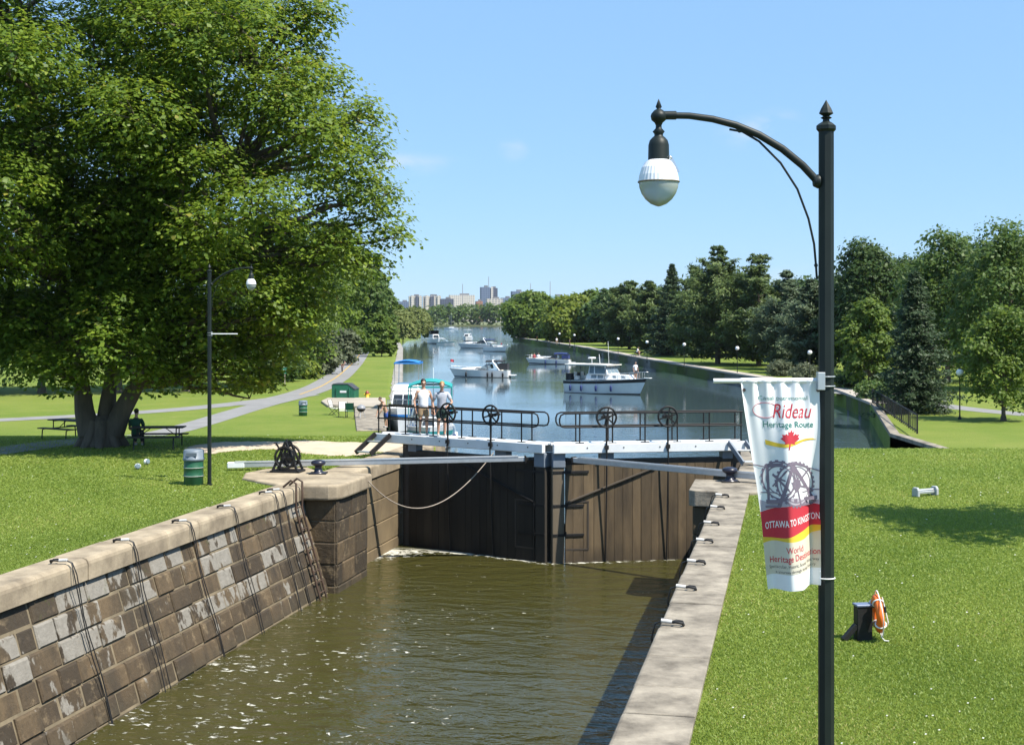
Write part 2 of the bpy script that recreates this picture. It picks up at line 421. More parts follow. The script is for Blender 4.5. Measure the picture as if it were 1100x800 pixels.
def ribbon(name, pts, mat, lift, wf, zf=None, parent=None, kind='structure', dash=None):
    # a strip of given width laid over the terrain along a centre line
    zf = zf or zl; P = [Vector((p[0], p[1], 0)) for p in pts]; dense = []
    for a, b in zip(P, P[1:]):
        k = max(2, int((b - a).length / 1.0)); dense += [a.lerp(b, i / k) for i in range(k)]
    dense.append(P[-1])
    for _ in range(25): dense = [dense[0]] + [(dense[i - 1] + dense[i] * 2 + dense[i + 1]) / 4 for i in range(1, len(dense) - 1)] + [dense[-1]]
    vs = []; fs = []; acc = 0; on = True; run = 0
    for i, p in enumerate(dense):
        t = (dense[min(i + 1, len(dense) - 1)] - dense[max(i - 1, 0)]).normalized(); nn = Vector((-t.y, t.x, 0)); w = wf(p.y) / 2
        for k in (1, .33, -.33, -1):
            q = p + nn * w * k; h = 0
            if q.y > 25:
                e = xl(q.y) if zf is zl else xr(q.y)
                h = .9 * smooth(90, 160, q.y) * smooth(8, 30, abs(q.x - e))
            vs.append((q.x, q.y, zf(q.y) + h + lift))
    for i in range(len(dense) - 1):
        if dash and (i % 5) > 2: continue
        for k in range(3): fs.append((i * 4 + k, i * 4 + k + 1, (i + 1) * 4 + k + 1, (i + 1) * 4 + k)[::-1])
    mb = MB(); mb.add(vs, fs, True); return tag(mb.build(name, mat, parent), kind=kind)
main_px = [(402, 364.5), (397, 368), (391.5, 373.5), (384, 384), (378, 391), (368, 400), (362, 405), (345, 415.5), (322, 424), (300, 429), (272, 435.5)]
mainp = [gl(*p) for p in main_px]
bp_ = ribbon('bike_path', mainp, M_asph, .022, lambda y: 2.9)
M_yel = pm('yellow_road_paint', (.55, .33, .05), (.40, .26, .07), 2, .8)
ribbon('centre_line', mainp[2:-2], M_yel, .032, lambda y: .16, parent=bp_)
pathA = [gl(*p) for p in ((310, 427.5), (262, 440), (212, 456), (160, 466), (100, 474), (30, 482), (-60, 492))]
ribbon('footpath', pathA, M_asph, .012, lambda y: 2.0)
pathB = [gl(*p) for p in ((330, 424), (290, 429.5), (235, 436), (160, 443), (47, 449), (-60, 454))]
ribbon('footpath', pathB, M_asph, .017, lambda y: 2.4)
# gravel worn patch beside the winch
SAND = [gl(*p) for p in ((196, 481), (226, 475.5), (262, 474), (300, 474.5), (330, 473), (372, 475), (410, 475), (436, 477), (432, 484), (408, 485.5), (392, 488.5), (372, 489.5), (345, 489), (322, 487), (306, 484), (280, 482.5), (255, 484), (228, 487))]
random.seed(5); poly = []
for i in range(len(SAND)):
    a = SAND[i]; b = SAND[(i + 1) % len(SAND)]
    for k in range(6):
        p = a.lerp(b, k / 6); poly.append((p.x + random.uniform(-.12, .12), p.y + random.uniform(-.25, .25)))
me = bpy.data.meshes.new('gravel_patch'); bm = bmesh.new(); bm.faces.new([bm.verts.new((p[0], p[1], 0)) for p in poly])
bm.normal_update(); bmesh.ops.triangulate(bm, faces=bm.faces[:])
for _ in range(5):
    es = [e for e in bm.edges if e.calc_length() > .9]
    if es: bmesh.ops.subdivide_edges(bm, edges=es, cuts=1); bmesh.ops.triangulate(bm, faces=bm.faces[:])
bmesh.ops.recalc_face_normals(bm, faces=bm.faces[:])
if sum(f.normal.z for f in bm.faces) < 0: bmesh.ops.reverse_faces(bm, faces=bm.faces[:])
for v in bm.verts: v.co.z = zl(v.co.y) + (.005 if v.is_boundary else .016)
bm.to_mesh(me); bm.free(); me.materials.append(M_sand)
o = bpy.data.objects.new('gravel_patch', me); COL.objects.link(o); tag(o, kind='structure')
SANDP = poly
# right bank walk and inner footpath
bank_pts = [Vector((xr(y) + 1.5, y, 0)) for y in (97, 104, 113, 125, 150, 175, 202, 240, 292, 340, 380, 415, 440)]
M_walk = pm('pale_concrete_walk', (.42, .37, .31), (.32, .28, .24), .6, .9, 0, .004, 40)
ribbon('canal_walk', bank_pts, M_walk, .02, lambda y: 2.2, zr)
ribbon('footpath', [gr(*p) for p in ((1110, 446), (1046, 441), (1000, 434), (955, 427), (925, 424), (900, 421))], M_asph, .012, lambda y: 2.4, zr)

# ================================================================== LOCK MASONRY
def stonemat():
    m, n, l = newmat('stained_limestone_blocks')
    o = n.new('ShaderNodeOutputMaterial'); b = n.new('ShaderNodeBsdfPrincipled'); b.inputs['Roughness'].default_value = .85
    l.new(b.outputs[0], o.inputs[0]); t = n.new('ShaderNodeTexCoord')
    def attr(k): a = n.new('ShaderNodeAttribute'); a.attribute_name = k; return a.outputs['Fac']
    def noise(scale, det, rough=.6, st=(1, 1, 1), off=0):
        k = n.new('ShaderNodeMapping'); k.inputs['Scale'].default_value = st; k.inputs['Location'].default_value = (off, off, off); l.new(t.outputs['Object'], k.inputs[0])
        z = n.new('ShaderNodeTexNoise'); z.inputs['Scale'].default_value = scale; z.inputs['Detail'].default_value = det; z.inputs['Roughness'].default_value = rough
        l.new(k.outputs[0], z.inputs[0]); return z.outputs['Fac']
    def mth(op, a, b_):
        q = n.new('ShaderNodeMath'); q.operation = op
        for i, v in enumerate((a, b_)):
            if isinstance(v, (int, float)): q.inputs[i].default_value = v
            else: l.new(v, q.inputs[i])
        return q.outputs[0]
    def rng(f, a, b_): r = n.new('ShaderNodeMapRange'); r.inputs['From Min'].default_value = a; r.inputs['From Max'].default_value = b_; l.new(f, r.inputs['Value']); return r.outputs[0]
    def mix(f, c1, c2):
        x = n.new('ShaderNodeMix'); x.data_type = 'RGBA'; l.new(f, x.inputs[0])
        for i, c in ((6, c1), (7, c2)):
            if isinstance(c, tuple): x.inputs[i].default_value = (*c, 1)
            else: l.new(c, x.inputs[i])
        return x.outputs[2]
    base = mix(attr('rnd'), (.032, .022, .012), (.120, .082, .043))
    base = mix(rng(noise(3.5, 7, .7, (1, 1, 1), 11), .55, .68), base, (.21, .155, .09))
    base = mix(rng(noise(1.1, 8, .72, (1, 1, .3)), .42, .64), base, (.034, .025, .016))
    # pale lime crust on some of the blocks, torn into drips
    lm = rng(mth('ADD', mth('MULTIPLY', noise(2.1, 7, .62, (1, 1, .5), 7), 1.25), mth('MULTIPLY', attr('lime'), .32)), .83, .88)
    base = mix(rng(noise(.75, 8, .75, (1, 1, .22), 21), .50, .66), base, (.045, .034, .02))
    base = mix(lm, base, mix(noise(7, 6), (.29, .27, .235), (.15, .135, .11)))
    sp = n.new('ShaderNodeSeparateXYZ'); g = n.new('ShaderNodeNewGeometry'); l.new(g.outputs['Position'], sp.inputs[0])
    wet = n.new('ShaderNodeMapRange'); wet.inputs['From Min'].default_value = .55; wet.inputs['From Max'].default_value = .0
    l.new(mth('ADD', sp.outputs[2], mth('MULTIPLY', noise(1.5, 4), .35)), wet.inputs['Value'])
    base = mix(wet.outputs[0], base, (.045, .036, .02))
    moss = mth('MULTIPLY', rng(noise(3.2, 6, .7, (1, 1, 1), 3), .60, .68), rng(mth('ADD', sp.outputs[2], noise(.9, 3)), 2.5, 3.1))
    base = mix(moss, base, (.06, .075, .015))
    l.new(base, b.inputs['Base Color'])
    bp = n.new('ShaderNodeBump'); bp.inputs['Strength'].default_value = .8; bp.inputs['Distance'].default_value = .045
    l.new(noise(6, 8, .7), bp.inputs['Height']); l.new(bp.outputs[0], b.inputs['Normal']); return m
M_stone = stonemat()
M_mortar = pm('tan_mortar', (.22, .175, .11), (.10, .08, .05), 2.2, .95, 0, .01)
M_coping = pm('limestone_coping', (.44, .36, .25), (.15, .118, .08), 1.3, .85, 0, .010, 20, 10, contrast=.20)
M_planter = pm('wet_quoin_stone', (.16, .115, .060), (.038, .028, .017), 1.5, .8, 0, .03, 8, 9, (1, 1, .35), contrast=.2)
def block_wall(name, path, z0, z1, course, lmin, lmax, parent, seed, lime=1.0, mat=None, gap=.03, jitter=.03, batter=0.0):
    # path: list of (u,s) along the visible face, land on the left hand of travel when inward=+1
    rd = random.Random(seed); mb = MB(); A = []; B = []; base_L = globals()['L']
    nz = max(1, round((z1 - z0) / course)); ch = (z1 - z0) / nz
    for a, b in zip(path, path[1:]):
        a = Vector((a[0], a[1], 0)); b = Vector((b[0], b[1], 0)); ln = (b - a).length; t = (b - a) / ln; nn = Vector((-t.y, t.x, 0)); L = (lambda u, s, z, n_=nn: base_L(u + n_.x * batter * z, s + n_.y * batter * z, z))
        for k in range(nz):
            x = -rd.uniform(0, lmin) if ln > 2 else 0
            while x < ln:
                w = rd.uniform(lmin, lmax); x0 = max(0, x); x1 = min(ln, x + w); x += w
                if ln - x1 < .25: x1 = ln; x = ln + 1
                if x1 - x0 < .08: continue
                off = rd.uniform(-jitter, jitter)
                p0 = a + t * (x0 + gap / 2) - nn * off; p1 = a + t * (x1 - gap / 2) - nn * off; q0 = p0 + nn * .28; q1 = p1 + nn * .28
                za = z0 + k * ch + gap / 2; zb = z0 + (k + 1) * ch - gap / 2
                c = .03
                # chamfered front
                f = [L(p0.x, p0.y, za), L(p1.x, p1.y, za), L(p1.x, p1.y, zb), L(p0.x, p0.y, zb)]
                pi0 = p0 + nn * c; pi1 = p1 + nn * c
                ff = [p0 + t * c, p1 - t * c]
                front = [L(ff[0].x, ff[0].y, za + c), L(ff[1].x, ff[1].y, za + c), L(ff[1].x, ff[1].y, zb - c), L(ff[0].x, ff[0].y, zb - c)]
                ring = [L(pi0.x, pi0.y, za), L(pi1.x, pi1.y, za), L(pi1.x, pi1.y, zb), L(pi0.x, pi0.y, zb)]
                back = [L(q0.x, q0.y, za), L(q1.x, q1.y, za), L(q1.x, q1.y, zb), L(q0.x, q0.y, zb)]
                vs = front + ring + back; fs = [(0, 1, 2, 3)]
                for i in range(4):
                    j = (i + 1) % 4; fs.append((4 + i, 4 + j, j, i)); fs.append((8 + i, 8 + j, 4 + j, 4 + i))
                mb.add(vs, fs)
                h = (k + .5) / nz
                r = rd.random(); A += [r] * len(fs)
                lv = (1.0 if rd.random() < .42 else .12) * (0.15 + .95 * smooth(.25, .6, h)) * rd.uniform(.6, 1.05) * lime
                B += [lv] * len(fs)
        # mortar backing
    o = mb.build(name, mat or M_stone, parent, attrs={'rnd': A, 'lime': B})
    mk = MB()
    for a, b in zip(path, path[1:]):
        a = Vector((a[0], a[1], 0)); b = Vector((b[0], b[1], 0)); t = (b - a).normalized(); nn = Vector((-t.y, t.x, 0))
        a2 = a + nn * .035; b2 = b + nn * .035; a3 = a + nn * .5; b3 = b + nn * .5
        S_ = lambda q, z: base_L(q.x + nn.x * batter * z, q.y + nn.y * batter * z, z)
        lo = [S_(q, z0 - .3) for q in (a2, b2, b3, a3)]; hi = [S_(q, z1 - .01) for q in (a2, b2, b3, a3)]
        mk.add(lo + hi, [(0, 1, 5, 4), (1, 2, 6, 5), (2, 3, 7, 6), (3, 0, 4, 7), (4, 5, 6, 7), (3, 2, 1, 0)])
    mk.build('mortar_backing', M_mortar, o)
    return o
CZ = 2.97; CH = .42                       # coping top and height
def coping_run(mb, path, width, seed, over=.10, lmin=1.3, lmax=2.1, rad=.10, gap=.012):
    # rounded-nose coping stones following a face path; land side on nn
    rd = random.Random(seed)
    for a, b in zip(path, path[1:]):
        a = Vector((a[0], a[1], 0)); b = Vector((b[0], b[1], 0)); ln = (b - a).length; t = (b - a) / ln; nn = Vector((-t.y, t.x, 0)); x = 0
        while x < ln - .05:
            w = rd.uniform(lmin, lmax); x1 = min(ln, x + w)
            if ln - x1 < .5: x1 = ln
            dz = rd.uniform(-.008, .008); du = rd.uniform(-.012, .012); sec = [(width, CZ - CH), (-over + du, CZ - CH), (-over + du, CZ - rad + dz)]
            sec += [(-over + du + rad * (1 - math.cos(q)), CZ - rad + dz + rad * math.sin(q)) for q in (.5, 1.0, math.pi / 2)] + [(width, CZ + dz)]
            pts = []
            for xx in (x + gap / 2, x1 - gap / 2):
                for o_, z in sec:
                    p = a + t * xx + nn * o_; pts.append(L(p.x, p.y, z))
            k = len(sec); fs = [tuple(range(k)), tuple(range(2 * k - 1, k - 1, -1))] + [(i, i + k, (i + 1) % k + k, (i + 1) % k) for i in range(k)]
            mb.add(pts, fs); x = x1
def arc(cu, cs, r, a0, a1, n=5): return [(cu + r * math.cos(a0 + (a1 - a0) * i / n), cs + r * math.sin(a0 + (a1 - a0) * i / n)) for i in range(n + 1)]
def course_stack(name, outline, z0, z1, n, mat, parent, bev=.02):
    mb = MB(); h = (z1 - z0) / n
    for k in range(n): mb.prism([L(*q)[:2] for q in outline], z0 + k * h + .004, z0 + (k + 1) * h - .004)
    return mb.build(name, mat, parent, bevel=bev)
# --- left chamber wall: straight run, pier with rounded corner, gate recess
UL = -12.34; UT = -13.1                    # the left wall leans back: foot and top of its face
lw = thing('lock_wall', 'long stone chamber wall on the left with lime-stained blocks and a pale rounded coping', 'lock wall', L(UL, 30, 0), world=True)
run = [(UL, -12.0), (UL, 33.85)]
block_wall('stone_facing', run, -.4, CZ - CH, .44, .5, 1.0, lw, 3, batter=.30)
PIER = [(-14, 33.75), (-12.19, 33.75), (-12.10, 33.84), (-12.10, 36.35), (-14, 36.35)]
def course_stack(name, outline, z0, z1, n, mat, parent, bev=.025):
    mb = MB(); h = (z1 - z0) / n
    for k in range(n): mb.prism([L(*q)[:2] for q in outline], z0 + k * h + .004, z0 + (k + 1) * h - .004)
    return mb.build(name, mat, parent, bevel=bev)
course_stack('pier_core', [(-14, 33.85), (-12.21, 33.85), (-12.21, 36.3), (-14, 36.3)], -.5, CZ - CH - .005, 1, M_mortar, lw)
block_wall('pier_facing', [(-13.05, 33.75), (-12.16, 33.75), (-12.10, 33.81), (-12.10, 36.35)], -.4, CZ - CH, .55, .9, 1.5, lw, 44, lime=.0, gap=.014, jitter=.012)
rec = [(-12.7, 36.36), (-12.7, 41.9), (-12.6, 42.3), (-12.55, 46.6)]
M_rec = pm('tan_recess_stone', (.20, .148, .082), (.085, .062, .036), .8, .85, 0, .012, 10, 9, (1, 1, .5), contrast=.22)
block_wall('recess_facing', rec, -.4, CZ - CH - .03, .8, 1.6, 2.6, lw, 6, lime=0.0, mat=M_rec, jitter=.004, gap=.008)
mc = MB(); coping_run(mc, [(UT, -12.0), (UT, 33.45)], .62, 8, rad=.12); coping_run(mc, rec, .9, 9, over=.05, rad=.08)
mc.build('coping', M_coping, lw, bevel=.012)
cap = [(UT - .62, 33.47), (UT - .05, 33.47), (-12.62, 33.50), (-12.3, 33.55), (-12.10, 33.68), (-12.0, 33.92), (-11.98, 34.3), (-11.98, 36.42), (-12.62, 36.46), (-13.62, 36.5), (-14.5, 37.7), (-15.5, 36.9), (-15.7, 35.8), (-15.3, 34.7), (-14.4, 33.95)]
mc = MB(); mc.prism([(*L(u, s)[:2],) for u, s in cap], CZ - CH, CZ + .006); mc.build('winch_apron', M_coping, lw, bevel=.07, seg=3)
# --- right chamber wall
UR = -1.85
rw = thing('lock_wall', 'concrete-capped chamber wall on the right bordering the lawn behind the banner post', 'lock wall', L(UR, 30, 0), world=True)
runr = [(UR, 34.6), (UR, -12)]
block_wall('stone_facing', runr, -.4, CZ - CH, .5, .8, 1.5, rw, 13, lime=.4)
mc = MB(); coping_run(mc, runr, .78, 14, over=.06, lmin=1.1, lmax=1.7, rad=.05, gap=.022); mc.build('coping', M_conc, rw, bevel=.008)
course_stack('pier', [(-2.55, 36.9), (-2.55, 34.65), (UR, 34.65), (-.6, 34.65), (-.6, 36.9)], -.5, CZ - CH - .005, 4, M_planter, rw)
recr = [(-1.8, 46.6), (-1.75, 42.3), (-1.5, 41.9), (-1.5, 36.9)]
block_wall('recess_facing', recr, -.4, CZ - CH - .03, .9, 3, 4, rw, 16, lime=0, mat=M_planter, jitter=.003)
cap = [(-1.05, 34.5), (UR - .06, 34.5), (-2.5, 34.55), (-2.65, 34.7), (-2.66, 37.0), (-1.4, 37.05), (.2, 37.2), (1.1, 37.0), (1.0, 35.4), (-.2, 34.9)]
mc = MB(); mc.prism([(*L(u, s)[:2],) for u, s in cap], CZ - CH, CZ + .006); mc.build('winch_apron', M_conc, rw, bevel=.03, seg=2)
mc = MB(); coping_run(mc, recr, .95, 19, over=.05, rad=.05); mc.build('recess_coping', M_conc, rw, bevel=.012)

def strip_wall(path, thick, zb, side):
    # prism strip wall through (x,y,ztop) points, thickness towards 'side' (+1 right of travel)
    mb = MB(); out = []
    for i, p in enumerate(path):
        a = Vector(path[max(0, i - 1)]); b = Vector(path[min(len(path) - 1, i + 1)]); t = (b - a); t.z = 0; t.normalize()
        nn = Vector((t.y, -t.x, 0)) * side; out.append((Vector(p), Vector(p) + nn * thick))
    vs = []
    for p, q in out: vs += [(p.x, p.y, zb), (p.x, p.y, p.z), (q.x, q.y, q.z), (q.x, q.y, zb)]
    fs = []
    for i in range(len(out) - 1):
        for k in range(4):
            k2 = (k + 1) % 4; fs.append((i * 4 + k, i * 4 + k2, (i + 1) * 4 + k2, (i + 1) * 4 + k))
    e = (len(out) - 1) * 4; fs += [(3, 2, 1, 0), (e, e + 1, e + 2, e + 3)]
    if side < 0: fs = [f[::-1] for f in fs]
    mb.add(vs, fs); return mb
# wing wall below the left gate: stepping down to the landing
p0 = L(-12.55, 46.6, 0)
wing = [(p0.x, p0.y, 2.95), (p0.x - .25, p0.y + 2, 2.7), (-3.9, 53, 2.45), (-4.9, 58, 1.9), (-6.45, 66, 1.4)]
o = strip_wall(wing, .9, -.6, -1).build('wing_wall', M_conc, bevel=.03)
tag(o, 'pale concrete wing wall sloping down to the water behind the left lock gate', 'retaining wall')
q0 = L(-1.8, 46.65, 0)
wingr = [(q0.x, q0.y, 2.9), (q0.x + .5, q0.y + 1.6, 2.6), (13, 49.2, 2.2), (20.4, 49.6, 2.1)]
o = strip_wall(wingr, .8, -.6, 1).build('wing_wall', M_conc2, bevel=.02)
tag(o, 'grey return wall hidden below the crest of the right-hand lawn', 'retaining wall')
# right canal wall
cw = thing('canal_wall', 'grey concrete retaining wall curving along the right bank to the lake', 'retaining wall', (26, 95, 0), world=True)
pts = [(xr(y), y, 1.17) for y in (95.6, 100, 106, 113, 120, 130, 150, 175, 202, 240, 292, 340, 380, 415, 440)] + [(.3, 446, 1.17), (1.2, 451, 1.17), (5, 456, 1.17), (16, 459, 1.17)]
strip_wall(pts, .5, -.6, 1).build('wall_face', pm('water_stained_concrete', (.30, .285, .26), (.16, .15, .14), .35, .85, 0, .01, 9, 8, (1, 1, 2)), cw)
top = [(x - .06, y, 1.36) for x, y, z in pts]
strip_wall(top, .56, 1.175, 1).build('cap', M_walk, cw)
o = strip_wall([(20.3, 50, 1.35), (20.3, 70, 1.35), (26.3, 95.5, 1.35)], .5, -.6, 1).build('basin_wall', M_conc, bevel=.02)
tag(o, 'short concrete wall running from the canal corner toward the right-hand lawn beneath the black railing', 'retaining wall')
# left bank edging of rough stones
rd = random.Random(9); be = thing('bank_edging', 'rough grey stone edging along the left bank where grass meets the canal', 'stone edging', (-9.1, 98, 1), world=True)
mb = MB(); y = 97.0
while y < 345:
    ln = rd.uniform(.7, 1.5); a = Vector((xl(y) + .35, y, .62)); b = Vector((xl(y + ln) + .35, y + ln, .62)); mb.beam(a, b.lerp(a, .03), rd.uniform(.9, 1.2), 1.36 + rd.uniform(-.06, .08)); y += ln
mb.build('edge_stones', pm('rough_edge_stone', (.34, .32, .29), (.18, .17, .15), .8, .9, 0, .03, 6), be, bevel=.05)

# concrete landing and pad on the left bank
A = [gl(*p) for p in ((383, 463), (415, 463), (414.5, 439), (381, 439), (381, 447))]
o = MB()
o.prism([(p.x, p.y) for p in A], .2, 1.34); o = o.build('landing', M_conc, bevel=.03); tag(o, 'grey concrete mooring landing with worn edges beside the teal-topped boat', 'landing')
A = [gl(*p) for p in ((352, 437.5), (415, 438.6), (414, 429), (352, 429), (345, 432.5))]
mb = MB(); mb.prism([(p.x, p.y) for p in A], .6, 1.40); o = mb.build('concrete_pad', pm('pale_pad_concrete', (.40, .35, .28), (.28, .24, .19), .5, .9, 0, .004, 20), bevel=.03); tag(o, 'pale raised concrete pad in front of the green waste skip', 'concrete pad')
# ================================================================== LOCK GATES
def plank_mat(name, c1, c2):
    m = pm(name, c1, c2, 1.3, .8, 0, .008, 16, 9, (1.8, 1.8, .30), contrast=.19); n = m.node_tree.nodes; l = m.node_tree.links
    b = [q for q in n if q.type == 'BSDF_PRINCIPLED'][0]; src = b.inputs['Base Color'].links[0].from_socket
    a = n.new('ShaderNodeAttribute'); a.attribute_name = 'rnd'; r = n.new('ShaderNodeMapRange'); r.inputs['To Min'].default_value = .55; r.inputs['To Max'].default_value = 1.15; l.new(a.outputs['Fac'], r.inputs['Value'])
    g = n.new('ShaderNodeNewGeometry'); sp = n.new('ShaderNodeSeparateXYZ'); l.new(g.outputs['Position'], sp.inputs[0])
    z = n.new('ShaderNodeTexNoise'); z.inputs['Scale'].default_value = 2.2; z.inputs['Detail'].default_value = 6
    ad = n.new('ShaderNodeMath'); ad.operation = 'MULTIPLY_ADD'; ad.inputs[1].default_value = 1.6; l.new(z.outputs['Fac'], ad.inputs[0]); l.new(sp.outputs[2], ad.inputs[2])
    w = n.new('ShaderNodeMapRange'); w.inputs['From Min'].default_value = .75; w.inputs['From Max'].default_value = 1.35; w.inputs['To Min'].default_value = .42; l.new(ad.outputs[0], w.inputs['Value'])
    mm = n.new('ShaderNodeMath'); mm.operation = 'MULTIPLY'; l.new(r.outputs[0], mm.inputs[0]); l.new(w.outputs[0], mm.inputs[1])
    x = n.new('ShaderNodeMix'); x.data_type = 'RGBA'; x.blend_type = 'MULTIPLY'; x.inputs[0].default_value = 1.0; l.new(src, x.inputs[6]); l.new(mm.outputs[0], x.inputs[7]); l.new(x.outputs[2], b.inputs['Base Color']); return m
M_gateshade = plank_mat('shaded_wet_gate_timber', (.036, .027, .018), (.013, .010, .007))  # left leaf faces away from the sun; its shade is put into this colour
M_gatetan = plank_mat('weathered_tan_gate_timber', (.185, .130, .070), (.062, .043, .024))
ZW0, ZW1 = 3.36, 3.66                      # walkway beam bottom and top
def wheel(mb_rim, c, axis, r=.335):
    mb_rim.torus(c, r - .03, .032, axis, 36, 8)
    ax = Vector(axis).normalized(); q = ax.to_track_quat('Z', 'Y').to_matrix()
    for k in range(6):
        an = k * math.pi / 3 + .3; e = q @ Vector((math.cos(an), math.sin(an), 0)); mb_rim.beam(c + e * .05, c + e * (r - .04), .045, .022, ax)
    mb_rim.tube([c - ax * .07, c + ax * .07], .065, 12)
def lock_gate(H, M, label, mat, sgn, wheels, far_ext, label_plank):
    g = thing('lock_gate', label, 'lock gate', L(H[0], H[1], 0), world=True)
    h = L(*H); m = L(*M); a = (m - h); W = a.length; a.normalize(); n = Vector((-a.y, a.x, 0))
    if n.y > 0: n = -n                       # n points up the chamber, to the near side
    up = Vector((0, 0, 1))
    P = lambda t, o, z: h + a * t + n * o + up * z
    rd = random.Random(int(H[0] * 10) + 77)
    # vertical planks
    mb = MB(); t = .30; att = []
    while t < W - .42:
        w = min(rd.uniform(.24, .34), W - .42 - t); off = rd.uniform(-.008, .008)
        mb.beam(P(t + w / 2, .17 + off, -.6), P(t + w / 2, .17 + off, 3.0 + rd.uniform(-.01, .01)), w - .012, .10, n); t += w; att += [rd.random()] * 6
    mb.build('planking', mat, g, attrs={'rnd': att})
    mb = MB(); mb.beam(P(.2, 0, 3.02), P(W - .2, 0, 3.02), .34, .24); mb.beam(P(.2, -.05, 1.0), P(W - .2, -.05, 1.0), .22, .3); mb.build('top_beam', M_darkwood, g, bevel=.015)
    mb = MB(); mb.lathe([(.21, -.6), (.21, 3.3), (.17, 3.36)], P(.12, 0, 0), 16); mb.build('heel_post', M_darkwood, g)
    mb = MB(); mb.beam(P(W - .19, .04, -.6), P(W - .19, .04, 2.92), .38, .42, n); mb.build('mitre_post', pm('tan_post' if sgn > 0 else 'shaded_post', (.17, .135, .09) if sgn > 0 else (.035, .028, .02), (.08, .06, .04) if sgn > 0 else (.025, .02, .015), 1.5, .8, 0, .006, 20, 8, (1.6, 1.6, .35)), g, bevel=.02)  # the left post is the tan one with shade painted into its colour
    mb = MB(); mb.beam(P(W - .21, .06, 2.92), P(W - .21, .06, ZW0), .40, .44, n); mb.build('post_head', M_bluesteel, g, bevel=.02)
    # iron work on the near face
    f = .225
    for (z, t0, t1) in ((2.78, W - 1.15, W - .02), (1.75, W - 1.0, W - .02), (.85, W - 1.0, W - .02)):
        mb = MB(); mb.beam(P(t0, f + .015, z), P(t1, f + .03, z), .022, .085)
        mb.beam(P(W - .42, f + .03, z - .09), P(W - .42, f + .03, z + .11), .05, .03, n); mb.build('iron_strap', M_black, g, bevel=.004)
    mb = MB(); mb.beam(P(W - .45, f + .03, 1.85), P(W - 3.3, f + .01, 2.9), .05, .10, n); mb.build('diagonal_brace', M_black if sgn < 0 else pm('tarred_timber', (.09, .07, .05), (.05, .04, .03), 2, .8), g, bevel=.008)
    mb = MB(); mb.beam(P(W - 1.15, f - .01, 1.86), P(W - .45, f - .01, 1.86), .03, .05); mb.beam(P(W - 1.15, f - .01, .4), P(W - .45, f - .01, .4), .03, .05)
    mb.beam(P(W - 1.13, f - .01, .4), P(W - 1.13, f - .01, 1.86), .05, .03, n); mb.build('hatch_frame', M_darkwood, g)
    # walkway
    e0 = -far_ext; mb = MB()
    mb.beam(P(e0, -.28, (ZW0 + ZW1) / 2), P(W - .015, -.28, (ZW0 + ZW1) / 2), .17, ZW1 - ZW0)
    mb.beam(P(e0, .30, (ZW0 + ZW1) / 2), P(W - .015, .30, (ZW0 + ZW1) / 2), .17, ZW1 - ZW0)
    wb = mb.build('walkway_beam', M_whitewood, g, bevel=.02)
    mb = MB(); t = e0
    while t < W - .1:
        w = .2; mb.beam(P(t + w / 2, -.19, ZW1 - .03), P(t + w / 2, .21, ZW1 - .03), w - .012, .05); t += w
    mb.build('deck_boards', M_whitewood, g, bevel=.004)
    for t in (.35, W - 1.75):
        mb = MB(); mb.beam(P(t, 0, 3.1), P(t, 0, ZW0), .42, .36, n); mb.build('support_post', M_bluesteel, g, bevel=.012)
    for t in np.arange(e0 + .5, W - .3, 1.15):
        mb = MB(); mb.tube([P(t, .384, ZW1 - .13), P(t, .395, ZW1 - .13)], .022, 8); mb.build('bolt_head', M_black, wb)
    # railings on both edges
    for o in (.30, -.28):
        rl = MB(); zt, zm = ZW1 + .92, ZW1 + .50; r1 = W - .22
        rl.tube([P(e0 + .1, o, zt), P(r1 - .15, o, zt), P(r1 - .04, o, zt - .05), P(r1, o, zt - .16), P(r1, o, zm + .14), P(r1 - .05, o, zm + .03), P(r1 - .16, o, zm), P(e0 + .1, o, zm)], .026, 8)
        R_ = rl.build('railing', M_black, g)
        for t in np.linspace(e0 + .15, W - .85, 6):
            mb = MB(); mb.tube([P(t, o, ZW1), P(t, o, zt)], .023, 8); mb.beam(P(t - .13, o, ZW1 + .012), P(t + .13, o, ZW1 + .012), .10, .022); mb.build('railing_post', M_black, R_)
    # sluice wheels with their rods
    for t in wheels:
        c = P(t, .40, ZW1 + .80); mb = MB(); wheel(mb, c, n); w_ = mb.build('sluice_wheel', M_black, g)
        mb = MB(); mb.tube([P(t, .40, ZW0 + .05), P(t, .40, ZW1 + .8)], .03, 8); mb.tube([P(t, .24, -.3), P(t, .42, 2.7), P(t, .44, ZW0 + .1)], .024, 8)
        mb.beam(P(t, .36, ZW1 - .12), P(t, .46, ZW1 - .12), .12, .12); mb.build('sluice_rod', M_black, w_)
        mb = MB(); mb.tube([c + n * .02, c - n * .5], .035, 8); mb.lathe([(.02, -.15), (.05, -.1), (.05, .1), (.02, .15)], c - n * .12, 8, rot=Matrix((a, n, up)).transposed() @ Matrix.Rotation(R(90), 3, 'Y')); mb.build('wheel_shaft', M_black, w_)
    return g, P, W
HL, HR = (-12.55, 41.75), (-1.65, 41.75)
ML, MR = (-7.285, 39.55), (-7.255, 39.55)
gateL, PL, WL = lock_gate(HL, ML, 'left lock gate leaf of dark shaded planks whose white walkway carries two people', M_gateshade, -1, (2.05, 3.75), 1.1, None)
gateR, PR, WR = lock_gate(HR, MR, 'right lock gate leaf of sunlit tan planks with an empty white walkway above', M_gatetan, 1, (4.35, 2.40), .15, None)
